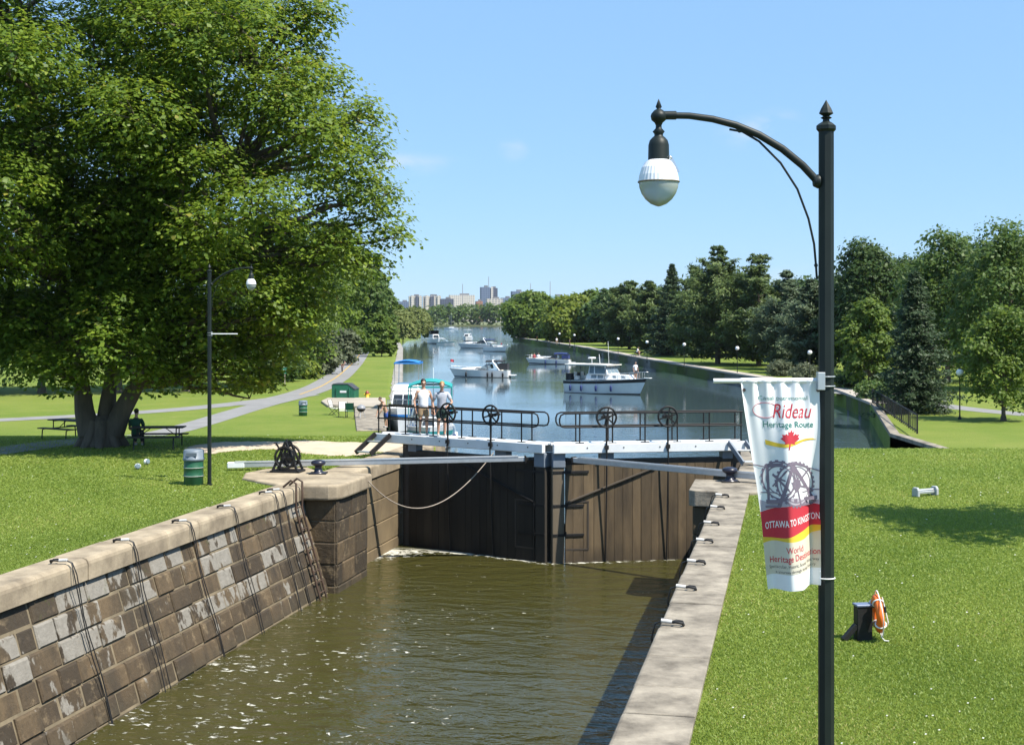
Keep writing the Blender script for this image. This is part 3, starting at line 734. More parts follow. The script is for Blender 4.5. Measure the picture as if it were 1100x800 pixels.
# steps at both ends of the walkway
def stairs(name, label, P, t0, t1, dy, mat):
    s = thing(name, label, 'steps', P((t0 + t1) / 2, .5, CZ), world=True)
    for t in (t0, t1):
        mb = MB(); mb.beam(P(t, .40, ZW1 - .02), P(t - dy * .3, .40 + dy, CZ + .08), .06, .16); mb.build('stringer', mat, s, bevel=.006)
    for k, f in enumerate((.36, .86)):
        z = ZW1 - .02 - f * (ZW1 - .02 - CZ - .03); o = .40 + dy * f - .02; tt = dy * .3 * f
        mb = MB(); mb.beam(P(t0 + .04 - tt, o, z), P(t1 - .04 - tt, o, z), .25, .045); mb.build('tread', M_galv, s, bevel=.006)
    return s
stairs('wooden_steps', 'short dark open steps with grey treads at the left end of the gate walkway', PL, -1.0, -.35, .75, M_black)
stairs('wooden_steps', 'short blue-grey steps at the right end of the gate walkway beside the right apron', PR, -.1, .45, .75, M_bluesteel)

# ------------------------------------------------------------------ push booms, winch, bollards
def boom(label, p0, p1, ext):
    b = thing('gate_boom', label, 'gate boom', p0, world=True)
    d = (p1 - p0).normalized(); up = Vector((0, 0, 1)); sd = d.cross(up)
    mb = MB(); mb.beam(p0, p1, .16, .15); mb.build('spar', M_galv, b, bevel=.012)
    mb = MB()
    for s_ in (.085, -.085): mb.beam(p0 + sd * s_ + d * .2 + up * .09, p1 + sd * s_ - d * .2 + up * .09, .02, .03)
    mb.build('rack_strip', pm('pale_steel', (.7, .71, .72), (.55, .56, .57), 4, .35, .5), b)
    mb = MB(); mb.beam(p1 - d * .05, p1 + d * .38, .10, .10); mb.beam(p1 + d * .02 - sd * .12, p1 + d * .02 + sd * .12, .05, .2); mb.build('boom_bracket', M_black, b, bevel=.008)
    mb = MB(); mb.beam(p0 - d * .02, p0 + d * .5, .19, .18); mb.build('boom_tip', M_whitewood, b, bevel=.02)
    return b
pl0 = at(245, 499.5, 3.06); pl1 = PL(WL - .65, .42, 3.17)
boom('long pale steel boom passing the winch from the left lawn to the left gate leaf', pl0, pl1, 0)
pr0 = at(842, 514.5, 3.15); pr1 = PR(WR - .65, .42, 3.17)
boom('long pale steel boom crossing in front of the right gate leaf toward the banner', pr0, pr1, 0)
# the capstan-like crab winch
def crab(loc, rz, label):
    c = thing('crab_winch', label, 'winch', loc, rz)
    for x in (-.30, .30):
        mb = MB(); mb.beam((x, -.50, 0), (x * .75, -.03, 1.02), .07, .09); mb.beam((x, .50, 0), (x * .75, .03, 1.02), .07, .09)
        mb.beam((x * .9, -.34, .34), (x * .9, .34, .34), .05, .07); mb.lathe([(.07, -.04), (.07, .04)], (x * .75, 0, 1.02), 10, rot=Matrix.Rotation(R(90), 3, 'Y')); mb.build('side_frame', M_black, c, bevel=.008)
    mb = MB(); mb.beam((-.36, -.5, .03), (-.36 + .72, -.5, .03), .14, .06); mb.beam((-.36, .5, .03), (.36, .5, .03), .14, .06); mb.beam((-.30, -.55, .035), (-.30, .55, .035), .12, .07); mb.beam((.30, -.55, .035), (.30, .55, .035), .12, .07); mb.build('base_frame', M_black, c, bevel=.006)
    mb = MB(); mb.lathe([(.20, -.20), (.14, -.17), (.13, .17), (.20, .20)], (0, 0, .5), 16, rot=Matrix.Rotation(R(90), 3, 'Y')); mb.build('rope_drum', pm('worn_drum', (.05, .045, .04), (.1, .08, .06), 6, .6, .3), c)
    for x in (-.31, .31):
        mb = MB(); mb.torus((x, 0, .52), .36, .035, (1, 0, 0), 36, 8, 1.0)
        for k in range(6):
            an = k * math.pi / 3; mb.beam((x, .05 * math.cos(an), .52 + .05 * math.sin(an)), (x, .35 * math.cos(an), .52 + .35 * math.sin(an)), .03, .05, (1, 0, 0))
        for k in range(44):
            an = k * 2 * math.pi / 44; mb.box((x, .405 * math.cos(an), .52 + .405 * math.sin(an)), (.06, .03, .03), Matrix.Rotation(an, 3, 'X'))
        mb.build('gear_wheel', M_black, c)
    mb = MB(); mb.tube([(-.46, 0, .52), (.46, 0, .52)], .045, 10); mb.tube([(-.55, .12, .86), (.55, .12, .86)], .03, 10); mb.build('axle', M_black, c)
    for x in (-.55, .55):
        mb = MB(); mb.beam((x, .12, .86), (x, .26, 1.06), .03, .06); mb.tube([(x, .26, 1.06), (x * 1.3, .26, 1.06)], .022, 8); mb.build('crank_handle', M_black, c)
    return c
wp = at(309, 506.5, CZ + .01)
crab(wp, R(80), 'black iron hand winch with spoked gears on the stone apron before the left boom').scale = (.80, .80, .84)
def bollard(loc, label):
    b = thing('mooring_bollard', label, 'bollard', loc)
    mb = MB(); mb.lathe([(.22, 0), (.22, .03), (.13, .06), (.10, .16), (.11, .22), (.20, .27), (.215, .32), (.19, .37), (.08, .40), (.0, .405)], n=20); mb.build('post', pm('navy_black_cast_iron', (.012, .014, .03), (.02, .02, .035), 8, .35), b)
    mb = MB(); mb.box((0, 0, .012), (.5, .5, .03)); mb.build('base_plate', M_black, b, bevel=.006); return b
b0 = bollard(at(342, 508.5, CZ + .008), 'black iron mooring bollard on the left stone apron beside the winch')
dup(b0, at(784, 517, CZ + .008), label='black iron mooring bollard on the right concrete apron left of the banner')['group'] = 'mooring bollards'; b0['group'] = 'mooring bollards'
# slack cable from the left pier to the gate
a = L(-11.97, 36.0, 2.8); b = PL(3.9, .45, 3.30)
pts = [a.lerp(b, t) + Vector((0, 0, -1.35 * 4 * t * (1 - t) * (1 - .25 * t))) for t in [i / 24 for i in range(25)]]
mb = MB(); mb.tube(pts, .016, 6); o = mb.build('slack_cable', pm('pale_cable', (.35, .30, .24), (.25, .2, .17), 5, .7)); tag(o, 'pale slack cable drooping in front of the left gate leaf', 'cable')
# ladder in the left wall
LS = 33.05
ld = thing('wall_ladder', 'rusty iron ladder let into the left chamber wall next to the stone pier', 'ladder', L(UL + .12, LS, 0), world=True)
lu = lambda z: UL + .10 - .30 * z
for ds in (-.22, .22):
    mb = MB(); mb.tube([L(lu(-.5), LS + ds, -.5), L(lu(2.4) + .02, LS + ds, 2.4), L(UT + .17, LS + ds, 2.6), L(UT + .17, LS + ds, CZ + .12), L(UT + .02, LS + ds, CZ + .2), L(UT - .2, LS + ds, CZ + .02)], .03, 8); mb.build('stile', pm('rusty_iron', (.09, .05, .03), (.04, .03, .025), 6, .8, .2), ld)
for k in range(10):
    z = -.1 + k * .28
    mb = MB(); mb.tube([L(lu(z), LS - .22, z), L(lu(z), LS + .22, z)], .02, 8); mb.build('rung', MATS['rusty_iron'], ld)
# mooring cables on the chamber walls
M_cable = pm('black_rubber_cable', (.008, .008, .009), (.02, .02, .02), 5, .5)
def drop(u, s, side, label, zb=-.3, ub=0.0, seed=0):
    rd = random.Random(seed); c = thing('mooring_cable', label, 'cable', L(u, s, CZ), world=True, group='mooring cables hung down the ' + ('left' if side > 0 else 'right') + ' chamber wall')
    o = .12 * side
    mb = MB(); mb.tube([L(u - .30 * side, s, CZ + .02), L(u - .28 * side, s + .05, CZ + .06), L(u - .19 * side, s + .05, CZ + .07), L(u - .14 * side, s, CZ + .055)], .022, 8); mb.tube([L(u - .30 * side, s, CZ + .02), L(u - .28 * side, s - .06, CZ + .06), L(u - .19 * side, s - .05, CZ + .07), L(u - .14 * side, s, CZ + .055)], .022, 8); mb.build('anchor', M_black, c, bevel=.006)
    mb = MB(); mb.tube([L(u - .13 * side, s, CZ + .06), L(u + .03 * side, s, CZ + .075)], .03, 8); mb.build('sleeve', pm('pale_sleeve', (.6, .6, .58), (.45, .44, .42), 8, .6), c)
    mb = MB()
    for ds, dr in ((0, 0), (.09, .05)):
        j = rd.uniform(.03, .3); pts = [L(u + .0 * side, s, CZ + .075), L(u + o, s + ds * .3, CZ + .02), L(u + o * 1.45, s + ds, CZ - .2)]
        for k in range(1, 9):
            z = CZ - .2 + (zb - CZ + .2) * k / 8; pts.append(L(u + o * 1.25 - .05 * side * min(1, k / 2) + ub * k / 8, s + ds + j * k / 8 + .03 * math.sin(k * 1.3 + dr * 30), z))
        mb.tube(pts, .0115, 6)
    mb.build('hanging_cable', M_cable, c)
places = ['nearest the camera at the lower left', 'second from the camera', 'third from the camera', 'fourth from the camera, below the green bin', 'fifth from the camera, below the lamp post base', 'nearest the ladder and the stone pier']
for i, (px, py) in enumerate(((49, 607), (125, 585), (185, 564), (233, 548), (276, 533), (311, 522))):
    p = at(px + 9, py - 2, CZ); s = min(32.0, p.x * ST + p.y * CT); drop(UT, s, 1, 'doubled cable on the left wall, ' + places[i], ub=.78, seed=i)
places = ['nearest the camera', 'second from the camera', 'third from the camera', 'fourth from the camera', 'fifth from the camera', 'sixth from the camera', 'nearest the right gate recess']
for i, (px, py) in enumerate(((716, 672), (730, 634), (742, 606), (752, 583), (758, 564), (766, 547), (771, 534))):
    p = at(px + 6, py, CZ); s = min(34.4, p.x * ST + p.y * CT); drop(UR, s, -1, 'hook and cable on the right coping, ' + places[i], seed=20 + i)

# ================================================================== LAMP POSTS, BANNER
M_post = pm('dark_green_black_paint', (.006, .010, .010), (.013, .020, .018), 3, .5, 0, .0008, 60, spec=.3)
def lamp(loc, rz, label):
    g = thing('lamp_post', label, 'lamp post', loc, rz)
    k = .00639; H0 = EYE - GZ
    def q(px, py): return Vector(((px - 887) * k, 0, H0 + (HOR - py) * k))
    mb = MB(); mb.lathe([(.09, 0), (.09, .03), (.056, .04), (.052, q(0, 140).z)], n=8, smooth=False, ph=.39); mb.build('pole', M_post, g)
    z = q(0, 140).z
    mb = MB(); mb.lathe([(.055, z - .01), (.068, z + .005), (.068, z + .03), (.05, z + .045), (.025, z + .06), (.022, z + .075), (.04, z + .085), (.022, z + .095), (.026, z + .10), (.05, z + .115), (.035, z + .15), (.0, z + .21)], n=8, smooth=False); mb.build('finial', M_post, g)
    arm = [q(*p) for p in ((882, 199), (874, 191), (862, 178), (840, 160), (815, 145), (790, 134.5), (765, 128), (740, 124.5), (712, 124))]
    mb = MB(); mb.tube(arm, [.027, .027, .027, .027, .026, .025, .024, .023, .023], 12); mb.lathe([(.045, -.012), (.05, 0), (.035, .03)], q(878, 195), 12, rot=Matrix.Rotation(R(-90), 3, 'Y')); mb.build('arm', M_post, g)
    mb = MB(); mb.tube([q(*p) for p in ((783, 139), (797, 141.5), (815, 152), (838, 175), (856, 203), (868, 235), (874, 262), (876, 285), (877, 300))], .008, 8); mb.ball(q(794, 140), .018, 8, 6); mb.ball(q(876, 285), .014, 8, 6); mb.build('arm_stay', M_post, g)
    c = q(707, 124); x = c.x
    Z = lambda py: q(0, py).z
    mb = MB(); mb.lathe([(.0, Z(106)), (.008, Z(109)), (.022, Z(115)), (.012, Z(117)), (.03, Z(118.5)), (.05, Z(122)), (.056, Z(125)), (.05, Z(129)), (.028, Z(132)), (.02, Z(135)), (.022, Z(138)), (.042, Z(141.5)), (.030, Z(144)), (.03, Z(146)), (.045, Z(148)), (.062, Z(151)), (.071, Z(156)), (.073, Z(171)), (.076, Z(173))][::-1], (x, 0, 0), 24); mb.tube([(x + .02, 0, Z(124)), (x + .12, 0, Z(124))], .03, 12); hd = mb.build('lamp_cap', M_post, g)
    mt, n, l = newmat('prismatic_glass_reflector'); b = n.new('ShaderNodeBsdfPrincipled'); o = n.new('ShaderNodeOutputMaterial'); l.new(b.outputs[0], o.inputs[0])
    b.inputs['Base Color'].default_value = (.86, .87, .9, 1); b.inputs['Roughness'].default_value = .18; b.inputs['Transmission Weight'].default_value = .12
    mb = MB(); N = 64; vs = []
    prof = [(.074, 172), (.092, 174), (.115, 180), (.131, 188), (.138, 195)]
    fs = []
    for r, py in prof:
        for j in range(N): rr = r * (1 + (.012 if j % 2 else -.006)); vs.append((x + rr * math.cos(2 * math.pi * j / N), rr * math.sin(2 * math.pi * j / N), Z(py)))
    for i in range(len(prof) - 1):
        for j in range(N): fs.append((i * N + j, i * N + (j + 1) % N, (i + 1) * N + (j + 1) % N, (i + 1) * N + j)[::-1])
    mb.add(vs, fs, False); mb.build('reflector', mt, g)
    mb = MB(); mb.torus((x, 0, Z(195.5)), .139, .006, (0, 0, 1), 40, 8); mb.build('ring', pm('dull_bronze', (.20, .18, .14), (.15, .13, .1), 5, .5, .4), g)
    mt, n, l = newmat('dusty_glass_globe'); b = n.new('ShaderNodeBsdfPrincipled'); o = n.new('ShaderNodeOutputMaterial'); l.new(b.outputs[0], o.inputs[0])
    b.inputs['Base Color'].default_value = (.55, .62, .62, 1); b.inputs['Roughness'].default_value = .22; b.inputs['Transmission Weight'].default_value = .45
    mb = MB(); mb.lathe([(.136, Z(196)), (.134, Z(201)), (.118, Z(208)), (.092, Z(214)), (.055, Z(219)), (.015, Z(221.5)), (.0, Z(222))][::-1], (x, 0, 0), 32); mb.build('globe', mt, g)
    mb = MB(); mb.beam((x + .08, -.03, Z(170)), (x + .13, -.03, Z(186)), .012, .02); mb.ball((x + .075, -.03, Z(170)), .014, 8, 6); mb.build('latch', M_chrome, g)
    return g
LPX = .00639
lamp_near_xy = Vector((at_d(887.5, 342, 8.95).x, 8.95, GZ))
lampN = lamp(lamp_near_xy, 0, 'tall black lamp post carrying the printed banner, close to the camera on the right')
lampL = dup(lampN, at(225, 521, GZ), R(180), 'tall black lamp post beside the green bin on the left lawn')
lampN['group'] = lampL['group'] = 'tall curved-arm lamp posts'
def clampset(loc, rz, rod, label):
    g = thing('banner_bracket', label, 'bracket', loc, rz)
    k = .00639; z = (EYE - GZ) + (HOR - 409) * k
    mb = MB(); mb.tube([(-.02, -.0, z), (-rod, 0, z + .0)], .0165, 10); mb.build('banner_rod', pm('pale_fibreglass_rod', (.75, .76, .77), (.66, .67, .68), 5, .4), g)
    mb = MB()
    for dz in (.03, -.035): mb.torus((0, 0, z + dz), .058, .005, (0, 0, 1), 24, 6)
    mb.box((-.045, -.03, z), (.05, .06, .12)); mb.build('clamp', M_galv, g, bevel=.004)
    return g
cn = clampset(lamp_near_xy, 0, .775, 'pale rod and clamp holding the banner on the near lamp post')
cl = dup(cn, lampL.location, R(180), 'pale empty rod clamped to the left lamp post'); cn['group'] = cl['group'] = 'banner rods clamped on lamp posts'
# the banner, modelled as hanging cloth
by = 8.95
LE = [(408.5, 795), (440, 799.5), (480, 806), (520, 813), (560, 818.5), (600, 822), (634, 825.5)]
RE = [(408.5, 880), (634, 881)]
RB = [(795, 634), (881, 628)]
import bisect
def bpt(u, v, off=0.0):
    # u,v in photo-millimetre space of the printed cloth: u 0..1 across, v 0..1 down
    py = 411 + v * (222.5 - 6.5 * u * v)
    xl_ = interp(py, LE); xr_ = 880.5
    X = (xl_ + (xr_ - xl_) * u - 550) * by / F
    fold = .016 * math.sin(u * 34 + v * 3) * math.exp(-v * 7) * (1 if u < .9 else .5)
    w = v ** .7
    deep = .085 * w * math.sin(math.pi * (u * 1.15 + .12) * 2.0 + .5 * v) + .012 * w * math.sin(u * 19 + v * 5) + .02 * math.sin(v * 9 + u * 3) * u
    Y = by - .02 + (fold + deep) * (1 - .75 * max(0, (u - .86) / .14)) - off - .03 * v
    return Vector((X, Y, EYE + (HOR - py) * by / F))
bn = thing('lamp_post_banner', 'white printed cloth banner with red band and maple leaf hanging on the near lamp post', 'banner', bpt(.5, 1), world=True)
M_cloth = pm('white_banner_cloth', (.80, .80, .80), (.72, .73, .75), 3, .7)
mb = MB(); mb.grid(lambda u, v: bpt(u, v), 60, 90); cl_ = mb.build('cloth', M_cloth, bn)
mb = MB(); 
for i in range(20):
    pass
mb.tube([bpt(i / 24, 0) + Vector((0, .018, .012)) for i in range(25)], .0215, 10); mb.build('rod_sleeve', M_cloth, bn)
M_ink = {k: pm('print_' + k, c, tuple(q * .9 for q in c), 6, .75) for k, c in {
    'red': (.52, .03, .05), 'yellow': (.72, .50, .04), 'green': (.02, .20, .16), 'grey': (.20, .16, .21), 'pale_grey': (.42, .38, .44), 'cream': (.62, .57, .46), 'white': (.82, .82, .82), 'dark': (.10, .09, .09)}.items()}
def sheet(name, fn, nu, nv, ink, off=.0012):
    mb = MB(); mb.grid(lambda a, b: bpt(*fn(a, b), off), nu, nv); return mb.build(name, M_ink[ink], cl_)
# printed bands (u,v are fractions of the cloth)
redtop = lambda u: .625 - .03 * u - .02 * math.sin(u * 3.1); redbot = lambda u: .745 - .035 * u + .015 * math.sin(u * 5)
yelbot = lambda u: .785 - .055 * u - .012 * math.sin(u * 6 + 1)
sheet('red_band', lambda a, b: (a, redtop(a) + (redbot(a) - redtop(a)) * b), 40, 10, 'red')
sheet('yellow_swoosh', lambda a, b: (a, redbot(a) + (max(yelbot(a), redbot(a) + .004) - redbot(a)) * b), 40, 5, 'yellow')
sheet('cream_panel', lambda a, b: (a, max(yelbot(a), redbot(a) + .004) + (.93 - .02 * a - max(yelbot(a), redbot(a) + .004)) * b), 40, 10, 'cream')
def poly_print(name, polys, ink, off=.002):
    # fine triangulated polygons mapped on the cloth
    mb = MB()
    for p in polys:
        me = bpy.data.meshes.new('tmp'); bm = bmesh.new(); vv = [bm.verts.new((x, y, 0)) for x, y in p]; bm.faces.new(vv); bm.normal_update()
        bmesh.ops.triangulate(bm, faces=bm.faces[:])
        for _ in range(2):
            es = [e for e in bm.edges if e.calc_length() > .05]
            if es: bmesh.ops.subdivide_edges(bm, edges=es, cuts=1)
        bmesh.ops.triangulate(bm, faces=bm.faces[:]); bm.verts.ensure_lookup_table(); bm.verts.index_update()
        mb.add([bpt(v.co.x, v.co.y, off) for v in bm.verts], [tuple(v.index for v in f.verts) for f in bm.faces]); bm.free(); bpy.data.meshes.remove(me)
    return mb.build(name, M_ink[ink], cl_)
BW, BH = 78.0, 222.0                       # cloth in photo pixels, for letter proportions
def text(name, s, u0, u1, v, hgt, ink, shear=0.0, slope=0.0, bold=0.0, spacing=1.0, off=.0026, flat=None):
    cu = bpy.data.curves.new('t', 'FONT'); cu.body = s; cu.shear = shear; cu.space_character = spacing; cu.offset = bold; cu.resolution_u = 3
    ob = bpy.data.objects.new('t', cu); COL.objects.link(ob); bpy.context.view_layer.update()
    me = bpy.data.meshes.new_from_object(ob.evaluated_get(bpy.context.evaluated_depsgraph_get()))
    xs = [v_.co.x for v_ in me.vertices]; ys = [v_.co.y for v_ in me.vertices]; x0, x1 = min(xs), max(xs)
    mb = MB(); vs = []
    for v_ in me.vertices:
        u = u0 + (u1 - u0) * (v_.co.x - x0) / (x1 - x0); vv = v + slope * (u - u0) - hgt * v_.co.y / .73
        vs.append(bpt(u, vv, off) if flat is None else flat(u, vv))
    mb.add(vs, [tuple(p.vertices) for p in me.polygons])
    bpy.data.objects.remove(ob); bpy.data.curves.remove(cu); bpy.data.meshes.remove(me)
    return mb.build(name, M_ink[ink], cl_ if flat is None else None)
text('lettering', 'Canal patrimonial', .20, .83, .082, .020, 'green', slope=-.0)
text('lettering', 'Rideau', .36, .88, .168, .072, 'red', shear=.38)
# the flourish of the capital letter
fl = [(.40 + .19 * math.cos(t) * (1 - t * .05) - .13, .135 - .042 * math.sin(t) * (1 - t * .04)) for t in [i * .25 for i in range(-2, 26)]]
mb = MB(); mb.tube([bpt(u, v, .001) for u, v in fl], .0016, 5); mb.build('flourish', M_ink['red'], cl_)
text('lettering', 'Heritage Route', .22, .90, .213, .030, 'green', bold=.006)
lf = [(.13, .72), (.33, .84), (.25, .40), (.52, .62), (.60, .48), (.92, .52), (.80, .25), (1.0, .10), (.50, -.28), (.58, -.48), (.08, -.40), (.07, -1.0)]
lf = [(0, 1)] + lf + [(-x, y) for x, y in lf[::-1]]
poly_print('maple_leaf', [[(.555 + x * .135 + (.03 * y), .272 - y * .048) for x, y in lf]], 'red', .0026)
sheet('yellow_ribbon', lambda a, b: (.22 + .72 * a, .292 - .012 * math.sin(a * 6.0 + 2.6) - .01 * a + (b - .5) * .024 * (1 - .75 * a) * (1.0 if a < .95 else .4)), 30, 3, 'yellow', .0018)
# the printed winch picture
def seg(a, b, w):
    ax, ay = a; bx, by_ = b; dx, dy = (bx - ax) * BW, (by_ - ay) * BH; ln = math.hypot(dx, dy); nx, ny = -dy / ln * w / 2, dx / ln * w / 2
    return [(ax + nx / BW, ay + ny / BH), (bx + nx / BW, by_ + ny / BH), (bx - nx / BW, by_ - ny / BH), (ax - nx / BW, ay - ny / BH)]
def ringp(cu, cv, r, w, n=28, teeth=False):
    out = []
    for i in range(n):
        a, b = 2 * math.pi * i / n, 2 * math.pi * (i + 1) / n; ro = r * (1.06 if teeth and i % 2 else 1)
        out.append([(cu + ro * math.cos(a) / BW, cv + ro * math.sin(a) / BH), (cu + ro * math.cos(b) / BW, cv + ro * math.sin(b) / BH), (cu + (r - w) * math.cos(b) / BW, cv + (r - w) * math.sin(b) / BH), (cu + (r - w) * math.cos(a) / BW, cv + (r - w) * math.sin(a) / BH)])
    return out
sheet('picture_ground', lambda a, b: (.02 + .96 * a, .565 + (redtop(.02 + .96 * a) - .567) * b + .012 * math.sin(a * 9) * (1 - b)), 36, 6, 'pale_grey', .0012)
poly_print('winch_picture', ringp(.60, .49, 24, 1.8, 60, True) + ringp(.60, .49, 20, 1, 36) + ringp(.60, .49, 6, 3, 16) + ringp(.36, .47, 21, 1.6, 40, True) + ringp(.36, .47, 16, 1.2, 30)
    + [seg((.60, .49), (.60 + 22 * math.cos(t) / BW, .49 + 22 * math.sin(t) / BH), 2) for t in (.3, 1.35, 2.4, 3.45, 4.5, 5.55)]
    + [seg((.56, .395), (.30, .60), 4), (seg((.56, .395), (.93, .585), 4)), seg((.20, .405), (.16, .57), 3), seg((.20, .40), (.62, .385), 4), seg((.0, .395), (.22, .41), 1.2), seg((.60, .39), (1.0, .43), 1.2), seg((.12, .575), (.96, .560), 4), seg((.1, .60), (.9, .59), 2), seg((.26, .44), (.50, .53), 2.5), seg((.24, .50), (.46, .42), 1.5), seg((.05, .53), (.3, .53), 1.2), seg((.7, .53), (1.0, .52), 1.2)], 'grey', .0022)
text('lettering', 'OTTAWA TO KINGSTON', .06, .99, .708, .034, 'white', slope=-.045, bold=.012)
text('lettering', 'World', .35, .66, .823, .032, 'red', slope=-.03)
text('lettering', 'Heritage Destination', .10, .99, .872, .032, 'red', slope=-.035, bold=.008)
text('lettering', 'Spectacular, Historic, Scenic Waterway', .08, .97, .900, .016, 'dark', slope=-.03)
text('lettering', 'a journey through living history', .18, .92, .922, .014, 'dark', slope=-.03)
for u, v in ((.03, .035), (.97, .035)):
    mb = MB(); mb.torus(bpt(u, v, .006), .008, .004, (0, 1, 0), 14, 6); mb.build('eyelet', pm('dark_brass', (.12, .06, .05), (.08, .05, .04), 4, .4, .5), cl_)
mb = MB(); zz = EYE + (HOR - 620.5) * LPX; mb.torus((lamp_near_xy.x, lamp_near_xy.y, zz), .058, .0045, (0, .05, 1), 28, 6); mb.tube([Vector((lamp_near_xy.x - .055, lamp_near_xy.y - .01, zz)), bpt(.985, .93, .004)], .003, 6)
o = mb.build('banner_tie', pm('white_cable_tie', (.8, .8, .8), (.7, .7, .7), 4, .5)); tag(o, 'white tie looped round the near lamp post below the banner', 'tie')
# ================================================================== LITTER BINS, TABLES, SIGNS ON THE LEFT BANK
M_grn = pm('green_drum_paint', (.018, .105, .050), (.012, .07, .035), 3, .45, 0, .001, 30)
M_lid = pm('blue_grey_lid', (.17, .21, .25), (.13, .16, .2), 5, .5)
def bin_(loc, label):
    g = thing('litter_bin', label, 'litter bin', loc)
    mb = MB(); r = .265; prof = [(r - .01, 0.0), (r, .01), (r, .24), (r + .012, .255), (r, .27), (r, .47), (r + .012, .485), (r, .50), (r, .70)]
    mb.lathe(prof, n=28); d = mb.build('drum', M_grn, g)
    for z in (.255, .485):
        mb = MB(); mb.torus((0, 0, z), r + .012, .009, n=36, m=6); mb.build('drum_ring', pm('scuffed_grey_ring', (.45, .47, .45), (.3, .33, .3), 8, .5), d)
    mb = MB(); mb.lathe([(r + .02, .68), (r + .03, .69), (r + .03, .74), (r + .015, .75), (r + .01, .95), (r - .01, .975), (r - .05, .985), (0, .99)], n=28); ld = mb.build('lid', M_lid, g)
    mb = MB(); mb.box((0, -r - .006, .86), (.3, .02, .1)); mb.build('flap', pm('lid_flap', (.11, .14, .17), (.09, .11, .14), 5, .5), ld, bevel=.004)
    return g
b1 = bin_(gl(208, 520.5), 'green drum litter bin with grey lid beside the left lamp post')
dup(b1, gl(325.5, 446.5), R(20), 'small far green litter bin on the grass before the path fork')['group'] = 'green litter bins'; b1['group'] = 'green litter bins'

def picnic(loc, rz, label):
    g = thing('picnic_table', label, 'picnic table', loc, rz)
    mb = MB()
    for k in range(4): mb.box((0, -.29 + k * .19, .74), (1.85, .18, .04))
    mb.build('table_top', M_darkwood, g, bevel=.005)
    for y in (-.72, .72):
        mb = MB()
        for k in (-1, 1): mb.box((0, y + k * .08, .44), (1.85, .15, .04))
        mb.build('bench_seat', M_darkwood, g, bevel=.005)
    for x in (-.68, .68):
        mb = MB(); mb.tube([(x, -.85, 0), (x, -.82, .38), (x, -.75, .415), (x, .75, .415), (x, .82, .38), (x, .85, 0)], .024, 8); mb.tube([(x, -.28, .41), (x, -.28, .71)], .022, 8); mb.tube([(x, .28, .41), (x, .28, .71)], .022, 8); mb.tube([(x, -.3, .70), (x, .3, .70)], .02, 8); mb.tube([(x * .97, 0, .42), (x * .35, 0, .72)], .016, 6); mb.build('leg_frame', M_black, g)
    return g
p1 = picnic(gl(170, 481), R(4), 'dark picnic table just right of the big tree trunk with a person seated')
dup(p1, gl(76, 471), R(-30), 'dark picnic table standing left of the big tree trunk')['group'] = 'picnic tables'; p1['group'] = 'picnic tables'

def spot(loc, rz, label):
    g = thing('lawn_floodlight', label, 'floodlight', loc, rz)
    mb = MB(); mb.ball((0, -.02, .16), (.16, .13, .14), 16, 10); mb.build('housing', pm('white_plastic', (.78, .78, .78), (.66, .66, .66), 5, .5), g)
    mb = MB(); mb.lathe([(.13, -.01), (.13, .02), (.10, .03), (0, .032)], (0, -.12, .17), 18, rot=Matrix.Rotation(R(80), 3, 'X')); mb.build('lens', M_lightglass, g)
    mb = MB(); mb.lathe([(.09, 0), (.09, .03), (.03, .05), (.03, .1)], n=12); mb.build('foot', M_black, g); return g
s1 = spot(gl(148, 504), R(20), 'round white lawn floodlight, the nearer and lower of the pair on the left grass'); s2 = dup(s1, gl(157, 499), R(60), 'round white lawn floodlight, the farther of the pair on the left grass'); s1.scale = s2.scale = (.62, .62, .62); s1['group'] = s2['group'] = 'lawn floodlights'

# information sign, skip, folding furniture
g = thing('park_sign', 'green park notice on a pale post by the bushes along the path', 'sign', gl(306, 413), R(10))
mb = MB(); mb.beam((0, .03, 0), (0, .03, 1.25), .09, .09); mb.build('post', pm('pale_timber_post', (.42, .38, .32), (.32, .28, .22), 4, .8), g, bevel=.006)
mb = MB(); mb.box((0, 0, 1.45), (.42, .04, .85)); pl = mb.build('panel', pm('green_sign', (.01, .19, .13), (.012, .16, .11), 3, .5), g, bevel=.01)
mb = MB(); mb.box((0, -.024, 1.70), (.24, .006, .16)); mb.box((0, -.024, 1.4), (.30, .006, .04)); mb.build('pictogram', pm('sign_pale_green', (.5, .62, .6), (.45, .55, .5), 6, .6), pl)
g = thing('waste_skip', 'big green metal waste skip with sloping front and dark lid by the bike path', 'waste skip', gl(371, 428.6), R(-6))
prof = [(-.9, 0), (.9, 0), (.9, .75), (.35, 1.15), (-.75, 1.15), (-.9, 1.05)]
mb = MB(); mb.extr([(x, -.75, z + .06) for x, z in prof], (0, 1.5, 0)); bd = mb.build('body', pm('green_skip_paint', (.012, .14, .075), (.01, .10, .055), 2, .5), g, bevel=.03)
mb = MB(); mb.extr([(-.92, -.78, 1.1), (-.78, -.78, 1.225), (.36, -.78, 1.225), (.93, -.78, .82), (.93, -.78, .77), (.36, -.78, 1.18), (-.76, -.78, 1.18), (-.9, -.78, 1.07)], (0, 1.56, 0)); mb.build('lid', pm('dark_grey_lid', (.05, .05, .055), (.035, .035, .04), 4, .6), g)
for x in (-.5, .5):
    mb = MB(); mb.box((x, -.79, .5), (.09, .08, .9)); mb.build('rib', MATS['green_skip_paint'], bd, bevel=.01)
mb = MB(); mb.box((.0, -.76, .62), (.5, .02, .16)); mb.build('white_plate', M_whitewood, bd)
mb = MB(); mb.box((-.91, 0, .55), (.02, 1.1, .7)); mb.build('side_hatch', pm('skip_hatch', (.02, .06, .04), (.015, .05, .03), 4, .6), bd)

